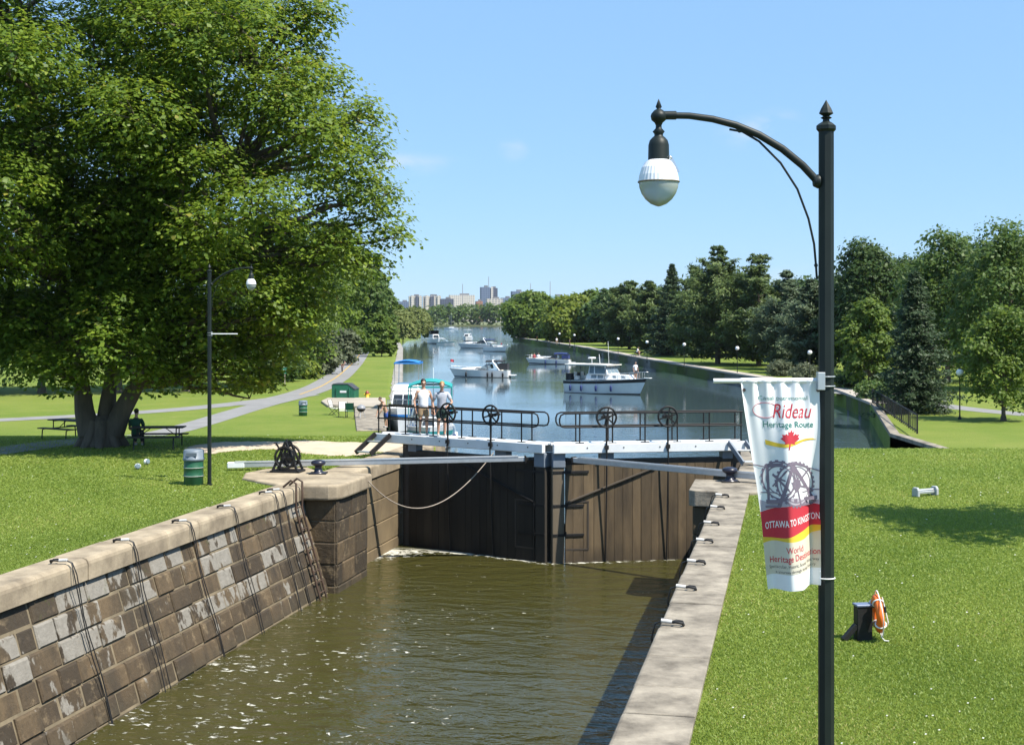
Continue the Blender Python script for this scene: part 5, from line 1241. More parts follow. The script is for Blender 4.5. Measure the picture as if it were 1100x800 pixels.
def person(label, loc, rz, shirt, trousers, hair='dark', hands=((-.27, -.06, .84), (.27, -.06, .84)), elbows=((-.28, .04, 1.13), (.28, .04, 1.13)), sleeves=True, long_legs=False, sit=None, glasses=False, down=0.0, lean=0.0, hat=None, scale=1.0, shoes=True, skirtless=False, group=None, feet=None):
    # local frame: faces -Y, feet on z=0, 1.78 m tall
    g = thing('person', label, 'person', loc, rz, group)
    ph = .93 if sit is None else sit; V = Vector
    dz = ph - .93
    def up(x, y, z): return V((x, y + -lean * (z - .93), z + dz))
    hips = {s: V((s * .095, 0, ph - .04)) for s in (-1, 1)}
    if sit is None:
        knees = {s: V((s * .105, -.02, .50)) for s in (-1, 1)}; ank = {s: V((s * .11, .03, .09)) for s in (-1, 1)}
        if feet: ank = {-1: V(feet[0]), 1: V(feet[1])}; knees = {s: hips[s].lerp(ank[s], .5) + V((0, -.05, 0)) for s in (-1, 1)}
    else:
        knees = {s: V((s * .12, -.42, ph + .02)) for s in (-1, 1)}; ank = {s: V((s * .12, -.40, max(.09, ph - .40))) for s in (-1, 1)}
    ch = [[(up(0, 0, .93), (.145, .10)), (up(0, 0, 1.06), (.135, .095)), (up(0, .005, 1.22), (.155, .105)), (up(0, .01, 1.36), (.165, .10)), (up(0, .015, 1.46), (.085, .075)), (up(0, .005, 1.52), .055),
           (up(0, -.01 - down * .02, 1.575), (.062, .075)), (up(0, -.015 - down * .05, 1.65), (.074, .094)), (up(0, -.01 - down * .06, 1.72), (.066, .082)), (up(0, 0 - down * .06, 1.765), .035)]]
    n = len(ch[0])
    # nose and ears
    ch.append([7, (up(0, -.118 - down * .05, 1.64 - down * .01), .011)]); n += 1
    for s in (-1, 1): ch.append([7, (up(s * .082, .005, 1.65), .013)]); n += 1
    for i, s in enumerate((-1, 1)):
        el = V(elbows[i]) + V((0, -lean * .2, dz)); ha = V(hands[i]) + V((0, 0, dz)); d = (ha - el).normalized()
        wr = ha - d * .04
        ch.append([3, (up(s * .185, .01, 1.40), .062), (el, .042), (el.lerp(wr, .35), .041), (wr, .026), (ha + d * .02, (.034, .020)), (ha + d * .07, (.036, .018))]); base = n; n += 6
        pal = base + 5
        side = d.cross(V((0, 1, 0))) if abs(d.y) < .9 else V((1, 0, 0)); side.normalize(); fw = d.cross(side).normalized()
        if fw.y > 0: fw = -fw
        for f_, (off, ln) in enumerate(((-.027, .062), (-.009, .074), (.009, .070), (.027, .055))):
            p0 = ha + d * .085 + side * off; ch.append([pal, (p0, .0095), (p0 + d * ln * .5 + fw * .008, .0088), (p0 + d * ln * .85 + fw * .03, .0075)]); n += 3
        th = ha + d * .02 + fw * .03; ch.append([base + 4, (th, .011), (th + d * .035 + fw * .018, .0095), (th + d * .06 + fw * .018, .008)]); n += 3
    for s in (-1, 1):
        k = knees[s]; a = ank[s]; hp = hips[s]
        ch.append([0, (hp, .098), (hp.lerp(k, .5), .082), (k, .058), (k.lerp(a, .35), .056), (a, .037), (a + V((0, -.06, -.045)), .036), (a + V((0, -.15, -.058)), .030)]); n += 7
    skinmesh('body', ch, M_skin, g)
    # clothes: a shirt shell and trouser legs a little larger than the body
    sh = [[(up(0, 0, .84), (.182, .138)), (up(0, 0, .98), (.172, .128)), (up(0, .005, 1.15), (.172, .125)), (up(0, .01, 1.32), (.190, .128)), (up(0, .015, 1.41), (.150, .105)), (up(0, .015, 1.475), (.085, .080))]]
    for i, s in enumerate((-1, 1)):
        el = V(elbows[i]) + V((0, -lean * .2, dz)); shd = up(s * .185, .01, 1.40)
        if sleeves: sh.append([3, (shd, .080), (shd.lerp(el, .45), .074), (shd.lerp(el, .72), .070)])
        else: sh.append([3, (up(s * .200, .012, 1.405), .074)])
    skinmesh('shirt', sh, shirt, g)
    tr = [[(up(0, 0, 1.0), (.158, .118)), (V((0, 0, ph - .02)), (.172, .128))]]
    for s in (-1, 1):
        k = knees[s]; a = ank[s]; hp = hips[s]
        tr.append([1, (hp + V((0, 0, -.03)), .118), (hp.lerp(k, .5), .106), (hp.lerp(k, .88), .094)] + ([(k, .078), (k.lerp(a, .5), .070), (k.lerp(a, .92), .062)] if long_legs else []))
    skinmesh('trousers', tr, trousers, g)
    if shoes:
        for s in (-1, 1):
            a = ank[s]; skinmesh('shoe', [[(a + V((0, .035, -.04)), .045), (a + V((0, -.06, -.05)), .044), (a + V((0, -.16, -.058)), .036)]], pm('pale_trainers', (.55, .54, .52), (.3, .3, .3), 8, .7), g)
    hc = up(0, .012 - down * .05, 1.70)
    if hat is None:
        mb = MB(); mb.ball(hc + V((0, .02, .012)), (.088, .100, .092), 16, 10)
        mb.v = [q if q.z > hc.z - .005 or q.y > hc.y + .01 else V((q.x, max(q.y, hc.y - .01), max(q.z, hc.z - .0))) for q in mb.v]; mb.build('hair', M_hair[hair], g)
    else:
        mb = MB(); mb.ball(hc + V((0, .0, .02)), (.098, .115, .085), 16, 10); mb.extr([hc + V((-.07, -.06, .0)), hc + V((.07, -.06, .0)), hc + V((.05, -.18, -.01)), hc + V((-.05, -.18, -.01))], (0, 0, .015)); mb.build('hat', hat, g)
    ey = up(0, -.098 - down * .05, 1.665 - down * .01)
    if glasses:
        mb = MB(); mb.ball(ey + V((-.032, -.006, 0)), (.026, .010, .018), 10, 6); mb.ball(ey + V((.032, -.006, 0)), (.026, .010, .018), 10, 6); mb.beam(ey + V((-.08, .01, .006)), ey + V((.08, .01, .006)), .008, .008); mb.build('sunglasses', M_glass, g)
    else:
        for s in (-1, 1):
            mb = MB(); mb.ball(ey + V((s * .03, .002, 0)), (.012, .008, .008), 8, 6); mb.build('eye', pm('eye', (.05, .035, .03), (.03, .02, .02), 10, .3), g)
    mb = MB(); mb.ball(up(0, -.094 - down * .05, 1.598 - down * .01), (.024, .008, .006), 8, 5); mb.build('mouth', pm('lips', (.35, .13, .11), (.3, .1, .09), 10, .5), g)
    g.scale = (scale,) * 3
    return g
def ongate(px, P, W, o):
    best = min((abs((lambda q: 550 + q.x * F / q.y)(P(t, o, ZW1)) - px), t) for t in np.linspace(-1, W, 400)); return P(best[1], o, ZW1 - .005)
M_ws = pm('white_sleeveless_shirt', (.80, .80, .84), (.72, .72, .77), 7, .85); M_gs = pm('pale_grey_polo', (.46, .48, .54), (.34, .36, .42), 14, .85)
M_khaki = pm('khaki_cloth', (.36, .26, .16), (.28, .2, .12), 7, .85); M_dkgreen = pm('dark_green_shorts', (.015, .045, .04), (.012, .035, .03), 7, .85)
M_bluecl = pm('blue_cloth', (.03, .08, .32), (.02, .06, .24), 7, .85); M_blackcl = pm('black_cloth', (.02, .02, .022), (.03, .03, .032), 7, .85)
M_redcl = pm('red_cloth', (.45, .05, .05), (.35, .04, .04), 7, .85); M_greencl = pm('green_cloth', (.02, .08, .045), (.015, .06, .035), 7, .85); M_orcl = pm('orange_cloth', (.8, .2, .03), (.7, .16, .02), 7, .8)
person('person in white sleeveless top, khaki shorts and sunglasses standing on the gate walkway', ongate(455, PL, WL, .0), R(14), M_ws, M_khaki, 'dark', glasses=True, sleeves=False, scale=1.03,
       hands=((-.27, -.08, .80), (.28, -.05, .80)), elbows=((-.30, .04, 1.10), (.30, .04, 1.10)))
person('person with blond hair in pale grey polo looking down at the sluice wheel', ongate(474.5, PL, WL, -.05), R(8), M_gs, M_dkgreen, 'blond', down=1.0, lean=.10, scale=1.0,
       hands=((-.26, -.10, .82), (.14, -.42, 1.00)), elbows=((-.30, .03, 1.10), (.33, -.12, 1.10)))
def water_xy(px, py, z): return at(px, py, z)
lp = gl(415.5, 461); 
person('person in blue shorts tending ropes beside the moored boat on the landing edge', Vector((at(414.5, 459, 1.46).x, at(414.5, 459, 1.46).y, 1.46)), R(-60), M_skin, M_bluecl, 'brown', down=1.0, lean=.45, scale=.95, hands=((-.2, -.50, .72), (.2, -.52, .75)), elbows=((-.28, -.30, 1.02), (.28, -.32, 1.02)))
# seated on the bench by the trunk
ps = gl(146, 479.5)
person('person in green shirt seated at the picnic table in the shade of the big tree', ps + Vector((0, -.05, 0)), R(180), M_greencl, M_blackcl, 'dark', sit=.50, lean=.18, scale=1.0, hands=((-.15, -.42, .98), (.15, -.42, .98)), elbows=((-.28, -.16, 1.05), (.28, -.16, 1.05)), long_legs=True)
# on the boats
q = wl_(677, 421)
def on_boat(px, py, z): d = (TR.y - 1.0); return Vector(((px - 550) * d / F, d, z))
person('person in white shirt and dark shorts standing on the bow of the big trawler cruiser', Vector((TR.x + 2.75, TR.y - 2.15, 1.50)), R(30), M_ws, M_blackcl, 'dark', scale=.98)
A = wl_(590, 391)
for i, (dx, col, lab) in enumerate(((-2.45, M_redcl, 'person in red sitting on the bow of the low navy-topped cruiser, nearer the bow tip'), (-1.75, M_ws, 'person in white sitting on the foredeck of the low navy-topped cruiser'))):
    person(lab, Vector((A.x + dx, A.y + .5, .62)), R(10), col, M_bluecl, 'dark', sit=.42, scale=.95, hands=((-.2, -.3, .62), (.2, -.3, .62)), elbows=((-.3, 0, .95), (.3, 0, .95)))
# cyclist on the path
def bike(loc, rz, label, group=None):
    g = thing('bicycle', label, 'bicycle', loc, rz, group)
    for y in (-.52, .52):
        mb = MB(); mb.torus((0, y, .345), .325, .022, (1, 0, 0), 32, 6); w = mb.build('wheel', M_black, g)
        mb = MB()
        for k in range(12): a = k * math.pi / 6; mb.beam((0, y, .345), (0, y + .31 * math.cos(a), .345 + .31 * math.sin(a)), .005, .005)
        mb.build('spokes', M_chrome, w)
    mb = MB()
    for a, b in (((0, -.36, .82), (0, .12, .86)), ((0, -.37, .78), (0, .03, .30)), ((0, .03, .30), (0, .14, .88)), ((0, .03, .30), (0, .52, .345)), ((0, .13, .82), (0, .52, .345)), ((0, -.35, .92), (0, -.52, .345))): mb.tube([a, b], .018, 6)
    mb.build('frame', pm('bike_frame', (.3, .02, .02), (.25, .02, .02), 5, .4), g)
    mb = MB(); mb.tube([(-.26, -.36, .98), (0, -.40, .96), (.26, -.36, .98)], .016, 6); mb.build('handlebar', M_black, g)
    mb = MB(); mb.box((0, .16, .93), (.14, .26, .05)); mb.build('saddle', M_black, g, bevel=.02); return g
cy = gl(367.5, 399.5); bike(cy, R(12), 'bicycle ridden toward the camera on the bike path')
person('person in dark top and white helmet riding the bicycle on the path', cy + Vector((0, .14, .0)), R(12), M_blackcl, M_blackcl, 'dark', sit=.93, lean=.35, hat=pm('white_helmet', (.8, .8, .8), (.7, .7, .7), 5, .4), hands=((-.24, -.50, .98), (.24, -.50, .98)), elbows=((-.30, -.25, 1.12), (.30, -.25, 1.12)), feet=None)
# strollers along the right bank
for i, (px, py, col, leg, lab) in enumerate(((598, 370.0, M_ws, M_khaki, 'person in white walking on the right bank below the yellow-green tree'), (577, 367.5, M_orcl, M_blackcl, 'person in orange walking near the far tip of the right bank'), (612, 373.2, M_blackcl, M_blackcl, 'person in black walking on the right bank behind the low navy-topped cruiser'))):
    person(lab, gr(px, py), R(20 + 40 * i), col, leg, 'dark', long_legs=True)
bq = gr(684, 384.5); bike(bq, R(70), 'bicycle ridden along the right bank walk above the canal wall')
person('person in white riding a bicycle along the right bank walk', bq + Vector((0, .0, 0)), R(70), M_ws, M_blackcl, 'dark', sit=.93, lean=.35, hands=((-.24, -.50, .98), (.24, -.50, .98)), elbows=((-.30, -.25, 1.12), (.30, -.25, 1.12)))
# ================================================================== TREES
def leafmesh(name, C, N, S, asp, rnd, mat, parent, rs):
    # C centres, N normals, S sizes: one bent kite-shaped leaf face per row
    n = len(C); a = rs.normal(size=(n, 3)); N = N / np.maximum(1e-6, np.linalg.norm(N, axis=1, keepdims=True))
    T = a - N * (a * N).sum(1, keepdims=True); T /= np.maximum(1e-6, np.linalg.norm(T, axis=1, keepdims=True)); B = np.cross(N, T)
    S = S[:, None]; asp = np.asarray(asp).reshape(-1, 1) if np.ndim(asp) else asp
    V = np.empty((n, 4, 3)); V[:, 0] = C - T * S * .5; V[:, 1] = C + B * S * .5 * asp - N * S * .10 + T * S * .08; V[:, 2] = C + T * S * .5; V[:, 3] = C - B * S * .5 * asp - N * S * .10 + T * S * .08
    return quads(name, V, rnd, mat, parent)
def quads(name, V, rnd, mat, parent):
    n = len(V); off = np.array(ROOTLOC.get(rootof(parent).name, Vector((0, 0, 0)))) if parent is not None else 0
    me = bpy.data.meshes.new(name); k = V.shape[1]
    me.vertices.add(n * k); me.vertices.foreach_set('co', (V.reshape(-1, 3) - off).astype(np.float32).ravel())
    me.loops.add(n * k); me.loops.foreach_set('vertex_index', np.arange(n * k, dtype=np.int32))
    me.polygons.add(n); me.polygons.foreach_set('loop_start', np.arange(0, n * k, k, dtype=np.int32))
    try: me.polygons.foreach_set('loop_total', np.full(n, k, dtype=np.int32))
    except Exception: pass
    at_ = me.attributes.new('rnd', 'FLOAT', 'FACE'); at_.data.foreach_set('value', np.clip(rnd, 0, 1).astype(np.float32))
    me.update(calc_edges=True); me.materials.append(mat)
    o = bpy.data.objects.new(name, me); COL.objects.link(o)
    if parent is not None: o.parent = parent
    return o
def unit(v): return v / np.maximum(1e-9, np.linalg.norm(v, axis=-1, keepdims=True))
LM = {
 'maple': leafmat('maple_leaves', (.040, .095, .010), (.200, .280, .030), .45, .5, (.29, .27, .05)),
 'dark': leafmat('dark_broad_leaves', (.030, .064, .016), (.085, .135, .032), .34),
 'mid': leafmat('mid_green_leaves', (.045, .095, .018), (.130, .190, .040), .38),
 'bright': leafmat('yellow_green_leaves', (.085, .140, .016), (.230, .270, .030), .42),
 'fresh': leafmat('fresh_green_leaves', (.065, .120, .018), (.170, .235, .036), .42),
 'willow': leafmat('willow_leaves', (.110, .150, .040), (.230, .260, .080), .40),
 'silver': leafmat('grey_green_leaves', (.075, .100, .050), (.170, .190, .110), .35),
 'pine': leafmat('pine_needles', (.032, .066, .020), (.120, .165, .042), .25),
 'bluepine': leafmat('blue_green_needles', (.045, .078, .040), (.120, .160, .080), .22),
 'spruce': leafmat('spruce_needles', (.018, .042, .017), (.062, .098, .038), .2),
}
def bough(mb, a, b, r0, r1, rd, sag=.0, k=5):
    a = Vector(a); b = Vector(b); pts = []; ln = (b - a).length
    for i in range(k + 1):
        t = i / k; p = a.lerp(b, t) + Vector((rd.uniform(-1, 1), rd.uniform(-1, 1), rd.uniform(-.6, .6))) * ln * .05 * (1 if 0 < i < k else 0)
        p.z += sag * ln * math.sin(math.pi * t); pts.append(p)
    mb.tube(pts, [r0 + (r1 - r0) * i / k for i in range(k + 1)], 7, caps=True); return pts
def lobes_crown(rs, lobes, nleaf, clump_per_m2, clump_r, leaf, up_bias=.55, inner=.35, nr=.45):
    # lobes: (cx,cy,cz,rx,ry,rz); leaves gather in small flattened clumps on the lobes' skins
    area = np.array([(l[3] * l[4]) ** .5 * l[5] * 4 * math.pi for l in lobes]); P = []; K = []
    nc = np.maximum(6, (area * clump_per_m2)).astype(int)
    for l, n in zip(lobes, nc):
        d = unit(rs.normal(size=(n, 3))); d[:, 2] = np.where((d[:, 2] < -.35) & (rs.random(n) < .6), -d[:, 2], d[:, 2])
        rr = np.where(rs.random(n) < inner, rs.uniform(.35, .8, n), rs.uniform(.8, 1.10, n))[:, None]
        P.append(np.array(l[:3]) + d * rr * np.array(l[3:])); K.append(d)
    P = np.concatenate(P); K = np.concatenate(K); m = len(P)
    per = max(4, int(nleaf / m)); idx = np.repeat(np.arange(m), per); n = len(idx)
    cr = clump_r * rs.uniform(.6, 1.35, m)
    off = rs.normal(size=(n, 3)) * np.array([.58, .58, .26]) * cr[idx][:, None]
    off[:, 2] -= .25 * (off[:, :2] ** 2).sum(1) / np.maximum(.05, cr[idx])
    C = P[idx] + off
    N = K[idx] * .55 + unit(off) * .35 + np.array([0, 0, up_bias]) + rs.normal(size=(n, 3)) * nr
    S = leaf * rs.uniform(.5, 1.5, n)
    tone = rs.normal(.42, .13, m)[idx] + rs.normal(0, .16, n)
    return C, N, S, tone, P
def broad(name, label, base, H, Wd, kind, seed, leaf=None, nleaf=9000, crown0=.18, group=None, lean=0.0, shape=1.0, trunk_r=None, cat='tree'):
    rs = np.random.RandomState(seed); rd = random.Random(seed); base = Vector(base)
    g = thing(name, label, cat, base, 0, group); dist = base.y
    leaf = leaf or max(.16, dist * .0030); R_ = Wd / 2; z0 = H * crown0; hc = H - z0
    lobes = []; n = 15 + int(Wd)
    for i in range(n):
        t = (i + rs.uniform(.2, .8)) / n; z = z0 + hc * (.10 + .82 * t)
        w = math.sin(math.pi * min(1, (.16 + .80 * t ** shape))) ** .75
        a = i * 2.4 + rs.uniform(-.5, .5); r = R_ * w * rs.uniform(.45, .78)
        lr = R_ * rs.uniform(.26, .42) * (.75 + .25 * w); lobes.append((r * math.cos(a) + lean * z, r * math.sin(a), z, lr, lr, min(lr * .85, hc * .24)))
    lobes.append((lean * H, 0, z0 + hc * .55, R_ * .5, R_ * .5, hc * .35))
    C, N, S, tone, P = lobes_crown(rs, lobes, nleaf, 2.2 if dist > 60 else 3, max(.45, R_ * .13), leaf)
    if dist > 0:
        tr = MB(); r0 = trunk_r or max(.16, H * .022); top = Vector((lean * H * .7, 0, H * .72))
        pts = [Vector((0, 0, -.3)), Vector((0, 0, .25)), Vector((lean * z0, 0, z0)), top]
        tr.tube(pts, [r0 * 1.5, r0 * 1.1, r0 * .8, r0 * .2], 9)
        for l in lobes[::2]: bough(tr, (lean * l[2] * .6, 0, min(H * .6, z0 * .7 + l[2] * .35)), l[:3], r0 * .38, r0 * .08, rd)
        tr.build('trunk', M_bark, g)
    leafmesh('crown', C, N, S, .62, tone, LM[kind], g, rs); return g
def conifer(name, label, base, H, Wd, kind, seed, style='spruce', nleaf=9000, group=None, crown0=.04):
    rs = np.random.RandomState(seed); rd = random.Random(seed); base = Vector(base); g = thing(name, label, 'tree', base, 0, group); R_ = Wd / 2; dist = base.y
    tr = MB(); tr.tube([(0, 0, -.3), (0, 0, H * .5), (0, 0, H * .98)], [H * .02 + .06, H * .013 + .03, .02], 8)
    Cs = []; Ns = []; To = []; z = H * crown0 + .15
    while z < H * .985:
        t = z / H
        if style == 'spruce': prof = (1 - t) ** .92 * (.82 + .18 * math.sin(z * 5)) + .015; nb = 11; step = H * .026; el = -.20 + .55 * t
        else: prof = min(1, (1 - t) * 1.55 + .05) * (.78 + .22 * min(1, t * 3.2)) * rs.uniform(.72, 1.1); nb = 7; step = H * .050; el = .08 + .45 * t
        for k in range(nb):
            a = rs.uniform(0, 6.283) if style != 'spruce' else k * 6.283 / nb + z * 3 + rs.uniform(-.2, .2); L_ = R_ * prof * rs.uniform(.72, 1.18)
            if L_ < .12: continue
            d = np.array([math.cos(a), math.sin(a), math.tan(el)])
            m = max(3, int(L_ / .42)); 
            if style != 'spruce' and k % 2 == 0 or style == 'spruce' and k % 3 == 0: tr.tube([(0, 0, z), tuple(np.array([0, 0, z]) + d * L_ * .9)], [.03 + .008 * L_, .01], 5, caps=False)
            for j in range(m):
                u = (j + .7) / m
                if style == 'spruce': c = np.array([0, 0, z]) + d * L_ * u + np.array([0, 0, -.10 * L_ * u * (1 - .9 * u) - .02 * L_])
                else: c = np.array([0, 0, z]) + d * L_ * u + np.array([0, 0, .16 * L_ * u * u])
                wd = (.30 * L_ * (1.15 - u) + .14) if style == 'spruce' else (.26 * L_ * (1.1 - .6 * u) + .16)
                if style != 'spruce' and u < .35: continue
                Cs.append((c, wd, d, u))
        z += step * rs.uniform(.8, 1.2)
    m = len(Cs); per = max(3, int(nleaf / m)); cc = np.array([c[0] for c in Cs]); ww = np.array([c[1] for c in Cs]); dd = unit(np.array([c[2] for c in Cs])); uu = np.array([c[3] for c in Cs])
    idx = np.repeat(np.arange(m), per); n = len(idx)
    fl = .30 if style == 'spruce' else .40
    off = rs.normal(size=(n, 3)) * np.array([.55, .55, fl * .55]) * ww[idx][:, None]
    if style == 'spruce': off[:, 2] -= np.abs(rs.normal(0, .10, n))
    C = cc[idx] + off; N = np.array([0, 0, .8]) + dd[idx] * .4 + rs.normal(size=(n, 3)) * .5
    S = max(.17, dist * .0030) * rs.uniform(.7, 1.4, n)
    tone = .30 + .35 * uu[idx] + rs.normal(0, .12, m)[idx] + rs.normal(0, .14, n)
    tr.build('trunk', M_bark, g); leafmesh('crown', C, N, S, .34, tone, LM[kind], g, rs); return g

# ---------------- the big multi-stemmed maple on the left
bt = gl(110, 479); big = thing('maple_tree', 'huge multi-stemmed maple filling the upper left, with three grey trunks from one stump', 'tree', bt, 0)
rs = np.random.RandomState(11); rd = random.Random(11)
tr = MB()
stump = [(0, 0, -.3), (0, 0, .25), (0, 0, .7), (0, 0, 1.1)]
tr.tube(stump, [.84, .70, .58, .34], 18)
for k in range(9):
    a = k * .7; tr.tube([(.42 * math.cos(a), .42 * math.sin(a), .9), (.64 * math.cos(a), .64 * math.sin(a), .25), (1.0 * math.cos(a), 1.0 * math.sin(a), -.15)], [.24, .20, .10], 8)
stems = [[(-.38, -.25, .45), (-.56, -.28, 1.3), (-.66, -.25, 2.2), (-.85, -.2, 3.4), (-1.5, .1, 6), (-2.4, .2, 10), (-3, .3, 14.5)], [(.02, .1, .5), (.10, .15, 1.4), (.20, .25, 2.3), (.25, .4, 3.6), (.2, .7, 6.5), (.5, .8, 11), (.6, 1, 17)], [(.40, -.15, .45), (.75, -.12, 1.3), (1.25, -.05, 2.2), (1.95, .1, 3.4), (3.2, .2, 6), (4.6, .2, 9.5), (5.6, 0, 13.5)], [(.0, .5, .6), (-.1, 1.2, 2.0), (-.3, 2.6, 4.5), (.3, 4, 8), (.5, 4.6, 12)]]
for st, r in zip(stems, (.36, .29, .36, .28)): tr.tube(st, [r * (1.15 - 1.02 * (k / (len(st) - 1)) ** .9) for k in range(len(st))], 14)
lob = []
def env(d):  # crown envelope, centre (0.3,0,10.6)
    return 1.0
cen = np.array([.2, 0, 9.2]); E = np.array([9.4, 8.4, 11.6])
i = 0; gold = math.pi * (3 - 5 ** .5); NL = 110
for i in range(NL):
    zz = 1 - 2 * (i + .5) / NL; rr = (1 - zz * zz) ** .5; a = i * gold + rs.uniform(-.3, .3)
    d = np.array([rr * math.cos(a), rr * math.sin(a), zz])
    f = rs.uniform(.66, .96); c = cen + d * E * f
    if c[2] < 3.6: c[2] = rs.uniform(3.6, 5.4); c[:2] *= .85
    if c[2] < 6.5: c[1] = c[1] * .55 + 1.6 * (6.5 - c[2]) / 3
    r = rs.uniform(1.15, 1.9); lob.append((c[0], c[1], c[2], r, r, r * .72))
for i in range(60):
    d = unit(rs.normal(size=3)); c = cen + d * E * rs.uniform(.2, .6); r = rs.uniform(1.4, 2.2); lob.append((c[0], c[1], max(5.5, c[2]), r, r, r * .7))
# the hanging low boughs seen against the meadow and the long arm to the right
for (px, py, dd, r) in ((70, 405, -2.5, 1.1), (52, 395, -3, 1.2), (130, 392, -3.5, 1.0), (150, 400, -3.0, .9), (120, 375, -4, 1.2), (230, 400, -1, 1.3), (262, 405, 0, 1.1), (280, 412, .5, .9), (200, 395, 0, 1.4), (240, 425, 1, .7), (268, 428, 1, .5), (175, 405, -1.5, .9), (290, 385, 1, 1.2), (310, 360, 0, 1.2), (330, 330, 0, 1.3), (300, 340, -1, 1.3),
                       (425, 255, .5, .7), (405, 235, .3, 1.1), (388, 205, .2, 1.2), (398, 165, 0, 1.0), (382, 130, 0, 1.2), (350, 95, 0, 1.1), (360, 180, -2, 1.5), (340, 70, .5, .9), (330, 140, -3, 1.5), (415, 210, 1, .8), (395, 120, 1, .7), (375, 260, 0, 1.4), (395, 285, .5, .9), (255, 70, -2, 1.3), (180, 80, -3, 1.3), (290, 110, -3, 1.5), (100, 110, -4, 1.5), (330, 50, 1, .8), (300, 30, -1, 1.4), (200, 20, -2, 1.5), (260, 5, 0, 1.5), (335, 15, 0, 1.0), (150, 10, -1, 1.6), (310, 80, -2, 1.3), (100, 40, -2, 1.7), (20, 40, -1, 1.6), (30, 380, -1, 1.5), (5, 360, -1, 1.5)):
    d = bt.y + dd; lob.append(((px - 550) * d / F - bt.x, dd, EYE + (HOR - py) * d / F - bt.z, r, r, r * .72))
allst = [Vector(p) for st in stems for p in st[2:]]
for l in lob:
    c = Vector(l[:3]); q = min(allst, key=lambda p: (p - c).length + max(0, p.z - c.z + .8) * 2.5); r0 = .05 + .012 * (c - q).length
    bough(tr, q, c, r0 * 1.5, .025, rd, .06, 6)
    for k in range(3):
        e = c + Vector((rd.uniform(-1, 1), rd.uniform(-1, 1), rd.uniform(-.5, .8))) * l[3] * .9; tr.tube([c, c.lerp(e, .5) + Vector((0, 0, .08)), e], [.028, .018, .008], 5, caps=False)
tr.build('trunk', M_bark, big)
C, N, S, tone, P = lobes_crown(rs, lob, 300000, 4.6, .46, .165, 1.0, .34, .30)
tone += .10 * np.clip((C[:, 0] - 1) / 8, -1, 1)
keep = C[:, 2] > 1.9
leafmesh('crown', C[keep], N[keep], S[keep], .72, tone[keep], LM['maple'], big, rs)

# ---------------- woods behind it and along the bike path
GL_ = 'trees along the left of the bike path'
def ltree(px, py, top, w, kind, label, seed, n=12000, **k):
    b = gl(px, py); e = xl(b.y); b.z += .9 * smooth(90, 160, b.y) * smooth(8, 30, abs(b.x - e)); H = EYE + (HOR - top) * b.y / F - b.z
    return broad('deciduous_tree', label, b, H, w * b.y / F, kind, seed, nleaf=n, group=GL_, crown0=.06, **k)
ltree(-40, 425, 215, 190, 'dark', 'dark leafy tree beyond the meadow at the far left, partly behind the maple', 21)
ltree(45, 424, 235, 150, 'mid', 'green tree beyond the upper footpath left of the maple trunks', 22)
ltree(128, 423, 240, 150, 'mid', 'dark tree seen between the maple trunks beyond the upper footpath', 23)
ltree(200, 421, 230, 140, 'mid', 'leafy tree behind the left lamp post and beyond the meadow', 24)
ltree(262, 417, 235, 120, 'dark', 'dark tree behind the green park notice', 25)
ltree(318, 404, 238, 110, 'fresh', 'tall green tree rising right of the left lamp post', 26)
ltree(358, 390, 232, 84, 'fresh', 'tall tree beside the bike path with its crown reaching the maple edge', 27)
ltree(384, 380, 262, 66, 'mid', 'leafy tree by the bike path below the longest maple bough', 28)
ltree(398, 373, 286, 54, 'mid', 'dark rounded tree at the far end of the bike path', 29)
ltree(411, 366, 306, 44, 'fresh', 'smaller green tree left of the willows', 30)
def lbush(px, py, top, w, kind, label, seed, n=5000, cat='shrub', name='shrub', grp='bushes along the bike path'):
    b = gl(px, py); e = xl(b.y); b.z += .9 * smooth(90, 160, b.y) * smooth(8, 30, abs(b.x - e)); H = EYE + (HOR - top) * b.y / F - b.z
    return broad(name, label, b, H, w * b.y / F, kind, seed, nleaf=n, crown0=.02, trunk_r=.06, group=grp, cat=cat)
lbush(345, 402, 362, 46, 'silver', 'silvery grey-green bush right of the green park notice', 41)
lbush(367, 392, 352, 40, 'silver', 'pale grey-green willow bush beside the bike path bend', 42)
lbush(384, 381, 350, 28, 'mid', 'green bush on the left verge where the bike path narrows', 43)
lbush(300, 410, 372, 50, 'mid', 'low green thicket behind the green park notice', 44)
lbush(268, 420, 396, 40, 'mid', 'low leafy undergrowth left of the green park notice', 45)
lbush(330, 407, 388, 30, 'bright', 'bright tall weeds below the silvery bush', 46)
b = broad('round_shrub', 'dense round green bush standing alone at the canal edge left of the boats', gl(410, 383), 6.8, 6.0, 'fresh', 47, nleaf=9000, crown0=.02, trunk_r=.1, cat='shrub')
